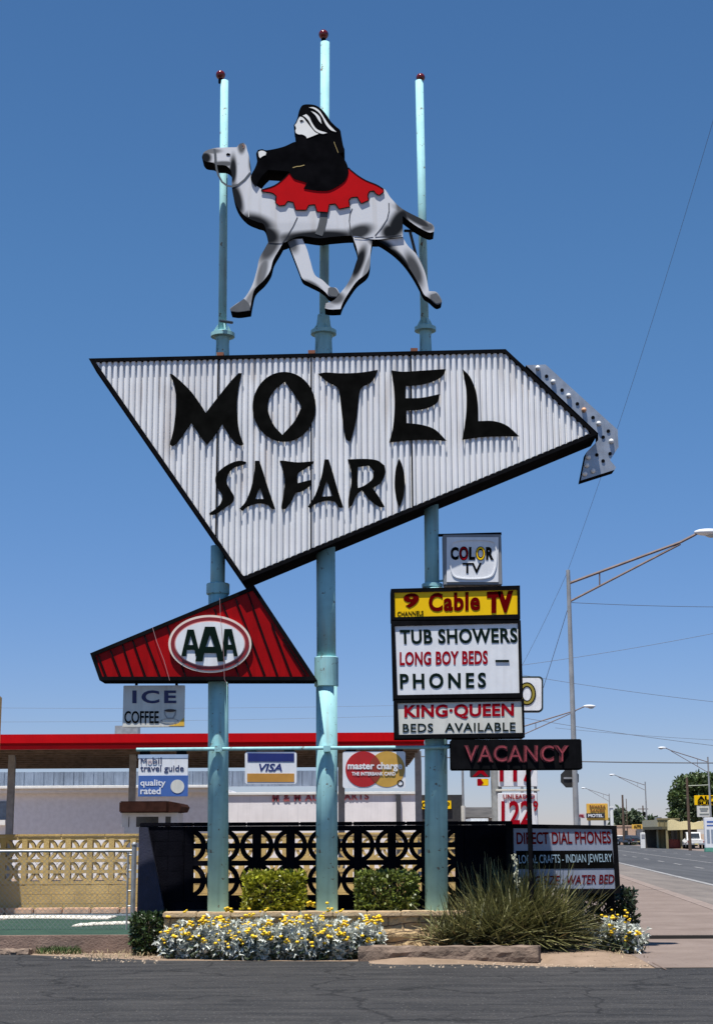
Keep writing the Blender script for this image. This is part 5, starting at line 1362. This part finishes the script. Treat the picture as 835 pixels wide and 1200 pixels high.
p = at(826, 940, 150.3); MB().tube([(p.x, 150.35, 0), (p.x, 150.35, p.z)], .1, 8).build('post', galv, asg)

# vehicles
def car(name, label, cat, loc, rz, paint, pickup=False):
    t = bpy.data.objects.new(name, None); COL.objects.link(t); t.location = loc; tag(t, label, cat)
    L0 = Vector(loc)
    def B_(mb): 
        for i in range(len(mb.v)): mb.v[i] = mb.v[i]+L0
        return mb
    def side(poly, w0, w1):    # profile in (y,z) extruded in x with tumblehome
        n = len(poly); mb = MB()
        mb.add([(-w0 if z < .95 else -w1, y, z) for y, z in poly]+[(w0 if z < .95 else w1, y, z) for y, z in poly],
               [tuple(range(n-1, -1, -1)), tuple(range(n, 2*n))]+[(i, (i+1) % n, (i+1) % n+n, i+n) for i in range(n)])
        return mb
    if pickup: prof = [(-2.6,.45),(-2.62,.95),(-.5,.98),(-.42,1.02),(-.2,1.72),(.9,1.74),(1.5,1.1),(2.5,1.02),(2.65,.85),(2.6,.4)]
    else: prof = [(-2.4,.4),(-2.42,.85),(-1.6,.93),(-1.0,1.36),(.5,1.40),(1.2,.95),(2.3,.85),(2.4,.6),(2.35,.35)]
    B_(side(prof, .96, .74)).build('body', paint, t)
    gl_ = MATS['dark_glass']
    zb_, zt2 = (1.12, 1.60) if pickup else (.98, 1.30)
    yb_ = -.47 if pickup else -1.72; yt_ = -.28 if pickup else -1.08
    B_(MB().add([(-.62, yb_-.02, zb_), (.62, yb_-.02, zb_), (.58, yt_-.02, zt2), (-.58, yt_-.02, zt2)], [(0,1,2,3)])).build('rear_window', gl_, t)
    for s in (-1, 1):
        B_(MB().add([(s*.80, -.15 if pickup else -.8, zb_-.05), (s*.80, .95, zb_-.05), (s*.765, .7 if pickup else .4, zt2), (s*.765, -.1 if pickup else -.8, zt2)], [(0,1,2,3)])).build('side_window', gl_, t)
        B_(MB().bbox(s*.82-.1, s*.82+.1, -2.66 if pickup else -2.46, -2.60 if pickup else -2.40, .66, .80, .01)).build('tail_light', redtext, t)
        for y in (-1.5, 1.6):
            w = t
            B_(MB().tube([(s*.78, y, .34), (s*.985, y, .34)], .34, 18)).build('wheel', black, t)
            B_(MB().tube([(s*.98, y, .34), (s*.992, y, .34)], .18, 14)).build('hub_cap', galv, t)
    B_(MB().bbox(-.95, .95, -2.75 if pickup else -2.52, -2.63 if pickup else -2.43, .42, .58, .02)).build('bumper', galv, t)
    B_(MB().box(-.2, .2, -2.77 if pickup else -2.54, -2.755 if pickup else -2.525, .44, .56)).build('number_plate', M('plate_yellow', (.6, .5, .2), .5), t)
    t.rotation_euler.z = rz
    return t
p = at(812, 988, 170)
car('pickup_truck', 'white pickup truck seen from behind at the far kerb', 'pickup', (p.x, 170, .016), -.10, M('white_car_paint', (.75, .74, .70), .25), True)
p = at(734.5, 988, 232); car('parked_car', 'dark parked car before the peach building', 'car', (p.x, 230, .016), .35, M('dark_car_paint', (.03, .035, .045), .25))
p = at(725.5, 988, 236); car('parked_car', 'pale parked car just left of the dark one', 'car', (p.x, 238, .016), .2, M('pale_car_paint', (.6, .58, .55), .3))
t = thing('fuel_pump', 'white fuel pump on the far kerb before the olive building', 'pump', (at(752.5, 990, 176).x, 176, 0))
q = at(752.5, 983, 176); MB().bbox(q.x-.25, q.x+.25, 175.8, 176.2, 0, 1.75, .05).build('case', trim, t)
MB().box(q.x-.18, q.x+.18, 175.78, 175.798, 1.1, 1.55).build('dial', M('dial_grey', (.3, .3, .32), .4), t)

# trees
def tree(name, label, Y, px, base_z, ztop_px, crowns, nleaf, seed, lsz, mat):
    """crowns: (px, py, rpx, rpy) lobes at distance Y"""
    random.seed(seed)
    b = at(px, 960, Y); t = thing(name, label, 'tree', (b.x, Y, 0)); k = ppm(px, 940, Y)
    V, F = [], []; tot = sum(c[2]*c[3] for c in crowns); tr = MB(); top = at(px, ztop_px, Y)
    tr.tube([(b.x, Y, 0), (b.x+.1, Y, top.z*.45), (b.x, Y, top.z*.75)], [.45*lsz, .32*lsz, .15*lsz], 9)
    for (cx, cy_, rx, ry) in crowns:
        c = at(cx, cy_, Y); RX, RZ = rx/k, ry/k; RY = RX*.9
        tr.tube([(b.x, Y, top.z*.35), ((b.x+c.x)/2, Y, (top.z*.4+c.z)/2), c], [.22*lsz, .14*lsz, .06*lsz], 7)
        for i in range(int(nleaf*rx*ry/tot)):
            q = rv()*random.random()**.35
            p = Vector((c.x+q.x*RX, c.y+q.y*RY, c.z+q.z*RZ))
            if mnoise.noise(p*(.55/lsz))+.25 < random.uniform(-.25, .35): continue
            d = (rv()+Vector((0, 0, -.2))).normalized(); l = lsz*random.uniform(.35, .7); leaf(V, F, p, d, rv(), l, l*.55)
    link('crown', V, F, mat, t); tr.build('trunk', M('bark', (.08, .06, .045), .9), t)
tl = M('tree_leaf', (.065, .10, .03), .55, island=.5, var=.3, scale=.3, trans=.2)
tl2 = M('far_tree_leaf', (.07, .10, .05), .6, island=.4, var=.25, scale=.3, trans=.2)
tree('broad_tree', 'big dark green tree behind the cream canopy', 205, 812, 0, 905, [(806, 930, 22, 22), (822, 918, 20, 14), (840, 925, 24, 20), (795, 940, 13, 16), (824, 945, 26, 16), (850, 940, 18, 18), (800, 955, 18, 12)], 22000, 21, .85, tl)
tree('small_tree', 'small grey green tree left of the pair beyond the peach building', 262, 727, 0, 944, [(727, 955, 9, 9), (722, 961, 8, 6), (733, 958, 6, 5)], 2200, 22, 1.3, tl2)
tree('small_tree', 'small grey green tree right of the pair beyond the peach building', 268, 742, 0, 950, [(742, 958, 7, 7), (747, 963, 6, 5), (737, 964, 5, 4)], 1800, 23, 1.3, tl2)
tree('small_tree', 'low dark tree peeking over the olive building roof', 225, 764, 0, 958, [(764, 962, 6, 4)], 700, 24, 1.2, tl2)
# low planting on the far kerb
random.seed(3)
p, q = at(722, 986, 228), at(752, 986, 228)
bush('kerb_planting', 'low flower bed hedge along the front of the peach building', p.x+2.0, q.x, 233, 234, 0, .8, 700, 31, tl2, None, (.2, .35), .5)
